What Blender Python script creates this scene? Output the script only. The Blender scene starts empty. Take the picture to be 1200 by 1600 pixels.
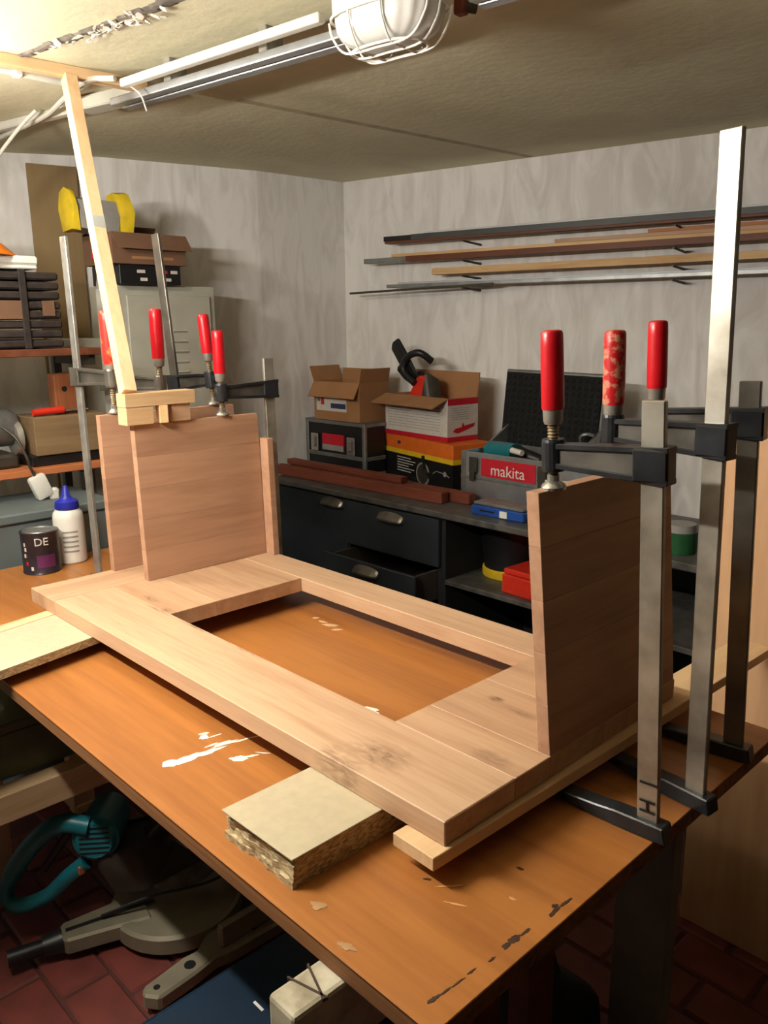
import bpy, bmesh, math, random
from mathutils import Vector, Matrix, Euler
random.seed(7)
PI = math.pi
scene = bpy.context.scene
C = scene.collection

# ------------------------------------------------------------------ camera
cam_d = bpy.data.cameras.new('camera'); cam = bpy.data.objects.new('camera', cam_d); C.objects.link(cam)
F_PX, PITCH, ROLL, YAW = 1273.54, math.radians(12.9464), math.radians(-0.6707), math.radians(136.3046)
cam_d.sensor_fit = 'VERTICAL'; cam_d.sensor_height = 24.0; cam_d.lens = F_PX / 1600 * 24.0
cam_d.clip_start = 0.02; cam_d.clip_end = 60
fw = Vector((math.cos(YAW) * math.cos(PITCH), math.sin(YAW) * math.cos(PITCH), -math.sin(PITCH)))
rt = fw.cross(Vector((0, 0, 1))).normalized(); up = rt.cross(fw)
rt, up = rt * math.cos(ROLL) + up * math.sin(ROLL), up * math.cos(ROLL) - rt * math.sin(ROLL)
m3 = Matrix((rt, up, -fw)).transposed()
cam.matrix_world = Matrix.Translation((2.1115, -0.7363, 1.53)) @ m3.to_4x4()
scene.camera = cam

# ------------------------------------------------------------------ world, exposure
w = bpy.data.worlds.new('world'); scene.world = w; w.use_nodes = True
w.node_tree.nodes['Background'].inputs[0].default_value = (0.9, 0.8, 0.65, 1)
w.node_tree.nodes['Background'].inputs[1].default_value = 0.02
scene.view_settings.view_transform = 'Standard'; scene.view_settings.look = 'None'
scene.view_settings.exposure = 0.22; scene.view_settings.gamma = 1.0
scene.view_settings.use_curve_mapping = False
TUBE_STRENGTH, BULB_STRENGTH = 390.0, 430.0     # the hanging tube and the bulb near the wall, built further down
LAMP_COLOR = (1.0, 0.93, 0.83)

# ------------------------------------------------------------------ helpers: materials
def lin(c):
    return tuple(((v / 255) / 12.92 if v / 255 <= .04045 else ((v / 255 + .055) / 1.055) ** 2.4) for v in c) + (1,)

def newmat(name):
    m = bpy.data.materials.new(name); m.use_nodes = True
    nt = m.node_tree; return m, nt, nt.nodes['Principled BSDF']

def plain(name, col, rough=.6, metal=0., var=.12, scale=18., bump=.0, spec=.5, trans=0., dirt=None, lo=.3, hi=.62):
    """one colour with a little mottling"""
    m, nt, b = newmat(name); N = nt.nodes; L = nt.links
    tc = N.new('ShaderNodeTexCoord'); no = N.new('ShaderNodeTexNoise'); no.inputs['Scale'].default_value = scale
    no.inputs['Detail'].default_value = 5; L.new(tc.outputs['Object'], no.inputs['Vector'])
    r = N.new('ShaderNodeValToRGB'); c = lin(col)
    d = lin(dirt) if dirt else tuple(v * (1 - 2 * var) for v in c[:3]) + (1,)
    r.color_ramp.elements[0].position = lo; r.color_ramp.elements[1].position = hi
    r.color_ramp.elements[0].color = d; r.color_ramp.elements[1].color = c
    L.new(no.outputs['Fac'], r.inputs[0]); L.new(r.outputs[0], b.inputs['Base Color'])
    b.inputs['Roughness'].default_value = rough; b.inputs['Metallic'].default_value = metal
    b.inputs['Specular IOR Level'].default_value = spec
    if trans: b.inputs['Transmission Weight'].default_value = trans
    if bump:
        bp = N.new('ShaderNodeBump'); bp.inputs['Strength'].default_value = bump; bp.inputs['Distance'].default_value = .004
        L.new(no.outputs['Fac'], bp.inputs['Height']); L.new(bp.outputs[0], b.inputs['Normal'])
    return m

def wood(name, light, dark, axis=0, scale=6., stretch=14., rough=.55, var=.25, band=.5, knots=True, fine=1., coat=0., burls=(), burl_col=(104, 76, 58)):
    """grain that runs along one object axis; every piece is a little different"""
    m, nt, b = newmat(name); N = nt.nodes; L = nt.links
    tc = N.new('ShaderNodeTexCoord'); mp = N.new('ShaderNodeMapping'); oi = N.new('ShaderNodeObjectInfo')
    s = [scale * stretch / 4] * 3; s[axis] = scale / 4; mp.inputs['Scale'].default_value = s
    ad = N.new('ShaderNodeVectorMath'); ad.operation = 'ADD'
    mu = N.new('ShaderNodeMath'); mu.operation = 'MULTIPLY'; mu.inputs[1].default_value = 17.
    L.new(oi.outputs['Random'], mu.inputs[0]); cb = N.new('ShaderNodeCombineXYZ')
    for i in range(3): L.new(mu.outputs[0], cb.inputs[i])
    L.new(tc.outputs['Object'], ad.inputs[0]); L.new(cb.outputs[0], ad.inputs[1]); L.new(ad.outputs[0], mp.inputs['Vector'])
    n1 = N.new('ShaderNodeTexNoise'); n1.inputs['Scale'].default_value = 1.; n1.inputs['Detail'].default_value = 6; n1.inputs['Distortion'].default_value = .6
    n1.inputs['Roughness'].default_value = .6
    L.new(mp.outputs[0], n1.inputs['Vector'])
    n2 = N.new('ShaderNodeTexNoise'); n2.inputs['Scale'].default_value = 7. * fine; n2.inputs['Detail'].default_value = 3
    L.new(mp.outputs[0], n2.inputs['Vector'])
    r = N.new('ShaderNodeValToRGB'); e = r.color_ramp.elements
    e[0].position = .32; e[1].position = .60; e[0].color = lin(dark); e[1].color = lin(light)
    mx = N.new('ShaderNodeMath'); mx.operation = 'MULTIPLY_ADD'; mx.inputs[1].default_value = .28; 
    L.new(n2.outputs['Fac'], mx.inputs[0]); 
    m2 = N.new('ShaderNodeMath'); m2.operation = 'MULTIPLY'; m2.inputs[1].default_value = .74
    L.new(n1.outputs['Fac'], m2.inputs[0]); L.new(m2.outputs[0], mx.inputs[2]); L.new(mx.outputs[0], r.inputs[0])
    hs = N.new('ShaderNodeHueSaturation'); L.new(r.outputs[0], hs.inputs['Color'])
    vr = N.new('ShaderNodeMapRange'); vr.inputs[3].default_value = 1 - var * .5; vr.inputs[4].default_value = 1 + var * .35
    L.new(oi.outputs['Random'], vr.inputs[0]); L.new(vr.outputs[0], hs.inputs['Value'])
    col_out = hs.outputs[0]
    if burls:                                   # knots and dark figure at fixed places of the board
        n4 = N.new('ShaderNodeTexNoise'); n4.inputs['Scale'].default_value = 26; n4.inputs['Detail'].default_value = 6; n4.inputs['Distortion'].default_value = 1.8
        m4 = N.new('ShaderNodeMapping'); sc4 = [2.2] * 3; sc4[axis] = .7; m4.inputs['Scale'].default_value = sc4
        L.new(tc.outputs['Object'], m4.inputs[0]); L.new(m4.outputs[0], n4.inputs['Vector'])
        acc = None
        for (bx, by, bz_, ax, ay, st) in burls:
            sb = N.new('ShaderNodeVectorMath'); sb.operation = 'SUBTRACT'; sb.inputs[1].default_value = (bx, by, bz_); L.new(tc.outputs['Object'], sb.inputs[0])
            ml = N.new('ShaderNodeVectorMath'); ml.operation = 'MULTIPLY'; ml.inputs[1].default_value = (1 / ax, 1 / ay, 3.); L.new(sb.outputs[0], ml.inputs[0])
            ln_ = N.new('ShaderNodeVectorMath'); ln_.operation = 'LENGTH'; L.new(ml.outputs[0], ln_.inputs[0])
            mr = N.new('ShaderNodeMapRange'); mr.interpolation_type = 'SMOOTHSTEP'; mr.inputs[1].default_value = 1.; mr.inputs[2].default_value = .1; mr.inputs[3].default_value = 0; mr.inputs[4].default_value = st
            L.new(ln_.outputs['Value'], mr.inputs[0])
            if acc is None: acc = mr.outputs[0]
            else:
                mxm = N.new('ShaderNodeMath'); mxm.operation = 'MAXIMUM'; L.new(acc, mxm.inputs[0]); L.new(mr.outputs[0], mxm.inputs[1]); acc = mxm.outputs[0]
        nr = N.new('ShaderNodeMapRange'); nr.inputs[1].default_value = .34; nr.inputs[2].default_value = .76; L.new(n4.outputs['Fac'], nr.inputs[0])
        pm = N.new('ShaderNodeMath'); pm.operation = 'MULTIPLY'; L.new(acc, pm.inputs[0]); L.new(nr.outputs[0], pm.inputs[1])
        mixc = N.new('ShaderNodeMix'); mixc.data_type = 'RGBA'; L.new(pm.outputs[0], mixc.inputs['Factor']); L.new(col_out, mixc.inputs[6]); mixc.inputs[7].default_value = lin(burl_col)
        col_out = mixc.outputs[2]
    L.new(col_out, b.inputs['Base Color']); b.inputs['Roughness'].default_value = rough
    b.inputs['Specular IOR Level'].default_value = .3
    if coat: b.inputs['Coat Weight'].default_value = coat; b.inputs['Coat Roughness'].default_value = .28
    bp = N.new('ShaderNodeBump'); bp.inputs['Strength'].default_value = .12; bp.inputs['Distance'].default_value = .002
    L.new(mx.outputs[0], bp.inputs['Height']); L.new(bp.outputs[0], b.inputs['Normal'])
    return m

def plaster_mat(name, c1, c2, sx=3., sz=1.2, lo=.36, hi=.62, bump=.15):
    m, nt, b = newmat(name); N = nt.nodes; L = nt.links
    tc = N.new('ShaderNodeTexCoord'); mp = N.new('ShaderNodeMapping'); mp.inputs['Scale'].default_value = (sx, sx, sz)
    mp.inputs['Rotation'].default_value = (.25, .2, 0)
    L.new(tc.outputs['Object'], mp.inputs['Vector'])
    n1 = N.new('ShaderNodeTexNoise'); n1.inputs['Scale'].default_value = 2.4; n1.inputs['Detail'].default_value = 7; n1.inputs['Distortion'].default_value = 1.4
    L.new(mp.outputs[0], n1.inputs['Vector'])
    n2 = N.new('ShaderNodeTexNoise'); n2.inputs['Scale'].default_value = 1.1; n2.inputs['Detail'].default_value = 2
    L.new(tc.outputs['Object'], n2.inputs['Vector'])
    r = N.new('ShaderNodeValToRGB'); e = r.color_ramp.elements
    e[0].position = lo; e[1].position = hi; e[0].color = lin(c2); e[1].color = lin(c1)
    mm = N.new('ShaderNodeMath'); mm.operation = 'MULTIPLY_ADD'; mm.inputs[1].default_value = .35
    m3_ = N.new('ShaderNodeMath'); m3_.operation = 'MULTIPLY'; m3_.inputs[1].default_value = .66
    L.new(n1.outputs['Fac'], m3_.inputs[0]); L.new(n2.outputs['Fac'], mm.inputs[0]); L.new(m3_.outputs[0], mm.inputs[2])
    L.new(mm.outputs[0], r.inputs[0]); L.new(r.outputs[0], b.inputs['Base Color']); b.inputs['Roughness'].default_value = .85
    b.inputs['Specular IOR Level'].default_value = .2
    n3 = N.new('ShaderNodeTexNoise'); n3.inputs['Scale'].default_value = 28; n3.inputs['Detail'].default_value = 5
    L.new(tc.outputs['Object'], n3.inputs['Vector'])
    bp = N.new('ShaderNodeBump'); bp.inputs['Strength'].default_value = bump; bp.inputs['Distance'].default_value = .006
    L.new(n3.outputs['Fac'], bp.inputs['Height']); L.new(bp.outputs[0], b.inputs['Normal'])
    return m

def chip_mat(name, c1, c2, c3, sc=160):
    """pressed wood chips"""
    m, nt, b = newmat(name); N = nt.nodes; L = nt.links
    tc = N.new('ShaderNodeTexCoord'); v = N.new('ShaderNodeTexVoronoi'); v.inputs['Scale'].default_value = sc
    mp = N.new('ShaderNodeMapping'); mp.inputs['Scale'].default_value = (.5, .5, 1.4)
    L.new(tc.outputs['Object'], mp.inputs[0]); L.new(mp.outputs[0], v.inputs['Vector'])
    r = N.new('ShaderNodeValToRGB'); e = r.color_ramp.elements; e[0].color = lin(c1); e[1].color = lin(c2)
    k = e.new(.5); k.color = lin(c3); sp = N.new('ShaderNodeSeparateColor'); L.new(v.outputs['Color'], sp.inputs[0])
    L.new(sp.outputs[0], r.inputs[0]); L.new(r.outputs[0], b.inputs['Base Color']); b.inputs['Roughness'].default_value = .9
    bp = N.new('ShaderNodeBump'); bp.inputs['Strength'].default_value = .5; bp.inputs['Distance'].default_value = .002
    L.new(sp.outputs[1], bp.inputs['Height']); L.new(bp.outputs[0], b.inputs['Normal'])
    return m

def glow(name, col, strength):
    m = bpy.data.materials.new(name); m.use_nodes = True; nt = m.node_tree; nt.nodes.clear()
    e = nt.nodes.new('ShaderNodeEmission'); o = nt.nodes.new('ShaderNodeOutputMaterial')
    e.inputs[0].default_value = tuple(col) + (1,); e.inputs[1].default_value = strength; nt.links.new(e.outputs[0], o.inputs[0]); return m

# ------------------------------------------------------------------ helpers: meshes
class MB:
    def __init__(s): s.bm = bmesh.new()
    def _add(s, b2, M=None):
        if M is not None: bmesh.ops.transform(b2, matrix=M, verts=b2.verts)
        me = bpy.data.meshes.new('t'); b2.to_mesh(me); s.bm.from_mesh(me); bpy.data.meshes.remove(me); b2.free(); return s
    def box(s, x0, x1, y0, y1, z0, z1, M=None, bev=.0, seg=1):
        b = bmesh.new(); bmesh.ops.create_cube(b, size=1)
        bmesh.ops.scale(b, vec=(x1 - x0, y1 - y0, z1 - z0), verts=b.verts)
        bmesh.ops.translate(b, vec=((x0 + x1) / 2, (y0 + y1) / 2, (z0 + z1) / 2), verts=b.verts)
        if bev: bmesh.ops.bevel(b, geom=b.edges[:], offset=bev, segments=seg, affect='EDGES', profile=.5)
        return s._add(b, M)
    def prism(s, poly, z0, z1, M=None, bev=.0, seg=1):
        b = bmesh.new(); lo = [b.verts.new((x, y, z0)) for x, y in poly]; hi = [b.verts.new((x, y, z1)) for x, y in poly]
        n = len(poly); b.faces.new(lo[::-1]); b.faces.new(hi)
        for i in range(n): b.faces.new((lo[i], lo[(i + 1) % n], hi[(i + 1) % n], hi[i]))
        bmesh.ops.recalc_face_normals(b, faces=b.faces)
        if bev: bmesh.ops.bevel(b, geom=b.edges[:], offset=bev, segments=seg, affect='EDGES', profile=.5)
        return s._add(b, M)
    def lathe(s, prof, n=20, M=None):
        b = bmesh.new(); rings = []
        for r, z in prof:
            if r < 1e-6: rings.append([b.verts.new((0, 0, z))])
            else: rings.append([b.verts.new((r * math.cos(2 * PI * i / n), r * math.sin(2 * PI * i / n), z)) for i in range(n)])
        for a, c in zip(rings, rings[1:]):
            for i in range(n):
                j = (i + 1) % n
                if len(a) == 1 and len(c) == 1: continue
                if len(a) == 1: b.faces.new((a[0], c[j], c[i]))
                elif len(c) == 1: b.faces.new((a[i], a[j], c[0]))
                else: b.faces.new((a[i], a[j], c[j], c[i]))
        if len(rings[0]) > 1: b.faces.new(rings[0][::-1])
        if len(rings[-1]) > 1: b.faces.new(rings[-1])
        bmesh.ops.recalc_face_normals(b, faces=b.faces)
        return s._add(b, M)
    def cyl(s, p0, p1, r0, r1=None, n=16):
        p0, p1 = Vector(p0), Vector(p1); r1 = r0 if r1 is None else r1; d = p1 - p0
        M = Matrix.Translation(p0) @ d.to_track_quat('Z', 'Y').to_matrix().to_4x4()
        return s.lathe([(r0, 0), (r1, d.length)], n, M)
    def tube(s, pts, r, n=10, closed=False, flat=None):
        pts = [Vector(p) for p in pts]; b = bmesh.new(); rings = []; k = len(pts); pn = None
        for i, p in enumerate(pts):
            a = pts[(i - 1) % k] if (i or closed) else p; c = pts[(i + 1) % k] if (i < k - 1 or closed) else p
            t = (c - a).normalized()
            if pn is None:
                pn = t.orthogonal().normalized() if flat is None else (Vector(flat) - t * Vector(flat).dot(t)).normalized()
            else: pn = (pn - t * pn.dot(t)).normalized()
            bn = t.cross(pn); rr = r[i] if isinstance(r, (list, tuple)) else r
            rings.append([b.verts.new(p + (pn * math.cos(2 * PI * j / n) + bn * math.sin(2 * PI * j / n)) * rr) for j in range(n)])
        m = k if closed else k - 1
        for i in range(m):
            A, B = rings[i], rings[(i + 1) % k]
            for j in range(n): b.faces.new((A[j], A[(j + 1) % n], B[(j + 1) % n], B[j]))
        if not closed: b.faces.new(rings[0][::-1]); b.faces.new(rings[-1])
        bmesh.ops.recalc_face_normals(b, faces=b.faces)
        return s._add(b)
    def hull(s, pts, M=None, bev=0, seg=1):
        b = bmesh.new()
        for p in pts: b.verts.new(p)
        bmesh.ops.convex_hull(b, input=b.verts[:]); bmesh.ops.dissolve_limit(b, angle_limit=.01, verts=b.verts[:], edges=b.edges[:])
        if bev: bmesh.ops.bevel(b, geom=b.edges[:], offset=bev, segments=seg, affect='EDGES', profile=.5)
        return s._add(b, M)
    def blob(s, c, rx, ry, rz, lump=.1, sub=3, seed=0, M=None):
        b = bmesh.new(); bmesh.ops.create_icosphere(b, subdivisions=sub, radius=1)
        rnd = random.Random(seed); ph = [rnd.uniform(0, 6) for _ in range(6)]
        for v in b.verts:
            k = 1 + lump * (math.sin(v.co.x * 4 + ph[0]) * math.sin(v.co.y * 5 + ph[1]) + .6 * math.sin(v.co.z * 6 + ph[2]))
            v.co = Vector((v.co.x * rx * k + c[0], v.co.y * ry * k + c[1], v.co.z * rz * k + c[2]))
        return s._add(b, M)
    def build(s, name, mat, parent=None, smooth=False, loc=None, rot=None):
        me = bpy.data.meshes.new(name); s.bm.to_mesh(me); s.bm.free(); me.materials.append(mat)
        if smooth:
            for p in me.polygons: p.use_smooth = True
            try: me.set_sharp_from_angle(angle=math.radians(38))
            except Exception: pass
        o = bpy.data.objects.new(name, me); C.objects.link(o)
        if parent: o.parent = parent
        if loc is not None: o.location = loc
        if rot is not None: o.rotation_euler = rot
        return o

def tag(o, label, cat=None, group=None, kind=None):
    if label: o['label'] = label
    if cat: o['category'] = cat
    if group: o['group'] = group
    if kind: o['kind'] = kind
    return o
def thing(name, label, cat, loc=(0, 0, 0), rot=(0, 0, 0), group=None):
    o = bpy.data.objects.new(name, None); C.objects.link(o); o.empty_display_size = .05
    o.location = loc; o.rotation_euler = rot; return tag(o, label, cat, group)
def single(mb, name, mat, label, cat, loc=None, rot=None, smooth=False, group=None):
    return tag(mb.build(name, mat, None, smooth, loc, rot), label, cat, group)
def text(s, size, mat, parent, M, name='lettering', depth=.0006):
    cu = bpy.data.curves.new(name, 'FONT'); cu.body = s; cu.size = size; cu.extrude = depth; cu.align_x = 'CENTER'; cu.align_y = 'CENTER'
    cu.resolution_u = 3
    t = bpy.data.objects.new(name, cu); C.objects.link(t); dg = bpy.context.evaluated_depsgraph_get()
    me = bpy.data.meshes.new_from_object(t.evaluated_get(dg)); bpy.data.objects.remove(t); bpy.data.curves.remove(cu)
    me.materials.clear(); me.materials.append(mat)
    o = bpy.data.objects.new(name, me); C.objects.link(o); o.parent = parent; o.matrix_local = M; return o
def face_M(loc, normal, upv=(0, 0, 1)):
    """text frame: local z = normal, local y = up"""
    z = Vector(normal).normalized(); y = Vector(upv); y = (y - z * y.dot(z)).normalized(); x = y.cross(z)
    return Matrix.Translation(loc) @ Matrix((x, y, z)).transposed().to_4x4()

# ------------------------------------------------------------------ materials
OAK_X = wood('oak_grain_x', (200, 166, 134), (176, 138, 108), 0, 5, 14, .5, .12)
OAK_Y = wood('oak_grain_y', (196, 162, 130), (172, 134, 104), 1, 5, 14, .5, .12)
OAK_P = wood('oak_panel', (186, 146, 118), (158, 118, 94), 1, 4, 12, .5, .08)
OAK_F = wood('oak_front_rail', (202, 168, 136), (178, 140, 110), 0, 5, 14, .5, .0, burls=[(1.262, .062, 0, .085, .055, .95), (1.21, .01, -.01, .05, .05, .8), (1.25, .0, -.02, .04, .05, .7), (.40, .150, 0, .07, .012, 1.), (.56, .152, 0, .10, .008, 1.), (.75, .153, 0, .12, .006, .9)])
OAK_K = wood('oak_knotty_plank', (196, 160, 128), (172, 134, 104), 0, 5, 14, .5, .12, burls=[(1.268, .344, 0, .022, .014, 1.6), (1.39, .178, 0, .05, .03, .8), (.31, .18, 0, .05, .018, 1.1), (.415, .165, 0, .03, .02, .9), (1.33, .33, 0, .06, .015, .6)])
PINE_X = wood('pine_x', (226, 190, 140), (196, 152, 104), 0, 5, 12, .6, .15)
PINE_Y = wood('pine_y', (220, 188, 146), (194, 156, 114), 1, 5, 12, .6, .15)
PINE_Z = wood('pine_z', (230, 200, 160), (208, 172, 130), 2, 5, 12, .6, .15)
VARNISH = wood('orange_varnished_ply', (172, 112, 56), (140, 84, 40), 0, 3, 14, .42, .0, coat=.35)
PLYEDGE = wood('ply_edge', (150, 104, 66), (84, 54, 34), 0, 3, 30, .7, .1)
CHIP = chip_mat('raw_chipboard', (138, 120, 88), (204, 188, 150), (174, 154, 116), 240)
CREAM = plain('cream_laminate', (188, 176, 148), .5, 0, .05, 60)
PLYPALE = wood('pale_plywood', (214, 172, 132), (190, 146, 108), 2, 2.5, 8, .6, .1)
MAHOG = wood('red_brown_timber', (124, 66, 48), (92, 44, 32), 0, 5, 12, .6, .3)
BROWNB = wood('dark_brown_board', (112, 66, 44), (84, 44, 28), 0, 5, 12, .5, .2)
GALV = plain('galvanised_steel', (172, 170, 162), .38, .55, .22, 22, .05)
STEEL = plain('worn_steel_bar', (200, 196, 184), .42, .75, .16, 14, .08, dirt=(150, 142, 126))
STEELD = plain('dark_steel_bar', (142, 136, 126), .34, .7, .25, 12, .05)
IRON = plain('black_cast_iron', (50, 52, 56), .34, .3, .25, 30, .25)
THREAD = plain('oily_thread_steel', (168, 152, 122), .35, .6, .25, 40)
WEB = plain('worn_grey_iron', (96, 92, 86), .5, .3, .25, 26)
RED = plain('red_lacquered_wood', (206, 22, 34), .32, 0, .08, 12)
REDW = plain('worn_red_lacquer', (196, 28, 34), .4, 0, .1, 80, dirt=(206, 140, 112), lo=.42, hi=.5)
REDO = plain('orange_red_lacquer', (222, 50, 38), .38, 0, .1, 48, dirt=(226, 130, 84), lo=.38, hi=.46)
CHROME = plain('bright_steel', (200, 198, 192), .22, .8, .08, 30)
ALU = plain('brushed_aluminium', (196, 200, 204), .32, .85, .08, 20)
ALUD = plain('dull_aluminium', (150, 152, 150), .42, .7, .15, 20)
BLACK = plain('black_plastic', (22, 22, 24), .45, 0, .1, 30)
BLACKF = plain('black_foam', (20, 20, 21), .95, 0, .2, 60, .4)
WHITEP = plain('white_plastic', (224, 222, 214), .4, 0, .04, 20)
WHITEPAINT = plain('dry_white_paint', (236, 228, 214), .7, 0, .06, 50, .2)
GREYM = plain('grey_lacquered_metal', (180, 178, 164), .5, 0, .06, 10)
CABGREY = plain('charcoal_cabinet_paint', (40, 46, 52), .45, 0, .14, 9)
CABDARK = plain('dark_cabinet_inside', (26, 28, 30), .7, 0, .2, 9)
WORKTOP = plain('scuffed_grey_worktop', (86, 84, 80), .45, 0, .3, 22, .1)
CARD = plain('brown_cardboard', (164, 118, 78), .85, 0, .08, 8)
CARDD = plain('darker_cardboard', (116, 84, 62), .85, 0, .1, 8)
PRWHITE = plain('printed_white_card', (206, 200, 192), .6, 0, .05, 40)
PRRED = plain('printed_red', (190, 24, 44), .5, 0, .06, 30)
PRORANGE = plain('printed_orange', (226, 110, 34), .5, 0, .06, 20)
PRYELLOW = plain('printed_yellow', (226, 190, 36), .5, 0, .06, 20)
PRBLACK = plain('printed_black', (20, 20, 22), .45, 0, .1, 20)
PRGREY = plain('printed_grey', (150, 148, 144), .5, 0, .06, 20)
PRBLUE = plain('printed_blue', (48, 58, 96), .5, 0, .06, 20)
BLUEP = plain('blue_plastic', (30, 72, 150), .4, 0, .1, 18)
BLUEC = plain('dark_blue_plastic_case', (20, 42, 62), .45, 0, .12, 12)
BLUECAP = plain('blue_cap', (36, 44, 160), .35, 0, .05, 18)
BLUEGREY = plain('blue_grey_paint', (98, 108, 110), .55, 0, .1, 8)
TEAL = plain('teal_plastic', (20, 112, 124), .38, 0, .1, 14)
SAWGREY = plain('cast_saw_metal', (132, 124, 104), .5, .25, .12, 14)
SAWDARK = plain('dark_saw_metal', (70, 66, 58), .5, .4, .15, 14)
YELLOW = plain('yellow_fabric', (220, 190, 30), .7, 0, .15, 16)
ORANGE = plain('orange_plastic', (232, 126, 24), .45, 0, .08, 16)
REDPL = plain('red_plastic', (206, 48, 30), .4, 0, .06, 16)
PURPLE = plain('purple_label', (96, 40, 88), .4, 0, .1, 20)
WICKER = plain('dark_wicker', (46, 36, 32), .8, 0, .35, 40, .5)
GREEND = plain('dark_green_paint', (112, 118, 94), .6, 0, .15, 10)
PIPEC = plain('off_white_conduit', (206, 204, 192), .5, 0, .06, 16)
WALLP = plaster_mat('marbled_wallpaper', (238, 236, 233), (218, 214, 210), 4.5, 1.3, .40, .58, .08)
CEILM = plaster_mat('old_ceiling_plaster', (212, 207, 178), (196, 190, 160), 1.2, 1.2, .3, .7, .3)
CONCRETE = plaster_mat('bare_concrete', (96, 91, 85), (76, 72, 67), 1.5, 1.5)
FLOORM = plain('red_painted_mortar', (78, 40, 34), .7, 0, .15, 10, .2)
BRICKM = plain('red_painted_brick', (112, 52, 44), .55, 0, .2, 9, .25)
WHITEBEAM = plain('flaking_white_beam', (206, 200, 178), .7, 0, .1, 14, .4, dirt=(120, 108, 84))
SOOT = plain('blackened_plaster', (118, 110, 100), .9, 0, .25, 30, .5)
GLASSM = plain('opal_ribbed_glass', (236, 236, 232), .22, 0, .02, 10, trans=.25)
MARK = plain('black_marker', (24, 20, 18), .6, 0, .1, 30)
STAIN = plain('dark_glue_stain', (60, 40, 28), .6, 0, .2, 60)

# ------------------------------------------------------------------ room shell
ZC = 2.25
LW = [(-1.27, 2.23), (-1.29, 1.70), (-1.46, .99), (-1.63, .645), (-1.95, -.1), (-1.95, -3.6)]
RB = (4.6, 2.23 + .2121 * 5.87)
def wall_strip(name, pts, mat, th=.12, side=1):
    mb = MB(); b = bmesh.new()
    for (ax, ay), (bx, by) in zip(pts, pts[1:]):
        d = Vector((bx - ax, by - ay)).normalized(); n = Vector((-d.y, d.x)) * th * side
        mb.hull([(ax, ay, 0), (bx, by, 0), (ax + n.x, ay + n.y, 0), (bx + n.x, by + n.y, 0),
                 (ax, ay, ZC), (bx, by, ZC), (ax + n.x, ay + n.y, ZC), (bx + n.x, by + n.y, ZC)])
    b.free(); o = mb.build(name, mat); o['kind'] = 'structure'; return o
wall_strip('wall_left', LW, WALLP, side=-1)
wall_strip('wall_back', [LW[0], RB], WALLP, side=1)
wall_strip('wall_right', [RB, (4.6, -3.6)], CONCRETE, side=1)
wall_strip('wall_front', [(-1.95, -3.6), (4.6, -3.6)], CONCRETE, side=-1)
o = MB().box(-2.2, 4.8, -3.8, 3.7, ZC, ZC + .1).build('ceiling', CEILM); o['kind'] = 'structure'
floor = MB().box(-2.2, 4.8, -3.8, 3.7, -.1, -.008).build('floor', FLOORM); floor['kind'] = 'structure'
# single bricks of the red painted floor where the photo shows them
bme = None
for i in range(11):
    for j in range(15):
        x = -.30 + i * .205 + (.1 if j % 2 else 0); y = -.62 + j * .125
        if bme is None:
            bo = MB().box(-.099, .099, -.059, .059, -.02, 0, bev=.006).build('brick', BRICKM, floor); bme = bo.data
        else:
            bo = bpy.data.objects.new('brick', bme); C.objects.link(bo); bo.parent = floor
        bo.location = (x, y, random.uniform(-.002, .0)); bo.rotation_euler = (random.uniform(-.01, .01), random.uniform(-.01, .01), random.uniform(-.015, .015))
# a thin strip painting a shadow line along the ceiling to the back wall, and the blackened crack near the lamp
def ridge(name, p, q, wd, h, mat, jitter=0, n=1):
    mb = MB(); p, q = Vector(p), Vector(q); d = (q - p).normalized(); nn = Vector((-d.y, d.x))
    for k in range(n):
        a = p + (q - p) * (k / n); b_ = p + (q - p) * ((k + 1) / n); w1 = wd * (1 + random.uniform(-jitter, jitter)); s = nn * random.uniform(-jitter, jitter) * wd * .4
        mb.hull([(a + nn * w1 / 2 + s).to_tuple() + (ZC + .001,), (a - nn * w1 / 2 + s).to_tuple() + (ZC + .001,), (b_ + nn * w1 / 2 + s).to_tuple() + (ZC + .001,), (b_ - nn * w1 / 2 + s).to_tuple() + (ZC + .001,),
                 (a + nn * w1 / 5 + s).to_tuple() + (ZC - h,), (a - nn * w1 / 5 + s).to_tuple() + (ZC - h,), (b_ + nn * w1 / 5 + s).to_tuple() + (ZC - h,), (b_ - nn * w1 / 5 + s).to_tuple() + (ZC - h,)])
    o = mb.build(name, mat); o['kind'] = 'structure'; return o
ridge('shadow_strip', (-.30, .93), (-.235, 2.43), .05, .0015, plain('painted_shadow_line', (172, 162, 132), .9, 0, .15, 12))  # cast shadow put into the strip's darker colour
crack = ridge('trim_2', (-.42, .225), (.36, .36), .035, .004, SOOT, .5, 26)
mb = MB()
for k in range(60):
    t = random.gauss(.62, .12); x = -.42 + .78 * t; y = .225 + .135 * t + random.gauss(0, .014); a = random.uniform(0, 6)
    s = random.uniform(.006, .018); M = Matrix.Translation((x, y, ZC - random.uniform(.004, .016))) @ Euler((random.uniform(-.6, .6), random.uniform(-.6, .6), a)).to_matrix().to_4x4()
    mb.prism([(-s, -s * .4), (s * .3, -s * .6), (s, .1 * s), (s * .2, s * .5), (-s * .7, s * .4)], 0, .0012, M)
fl = mb.build('paint_flakes', WHITEPAINT, crack); fl['kind'] = 'stuff'

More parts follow.
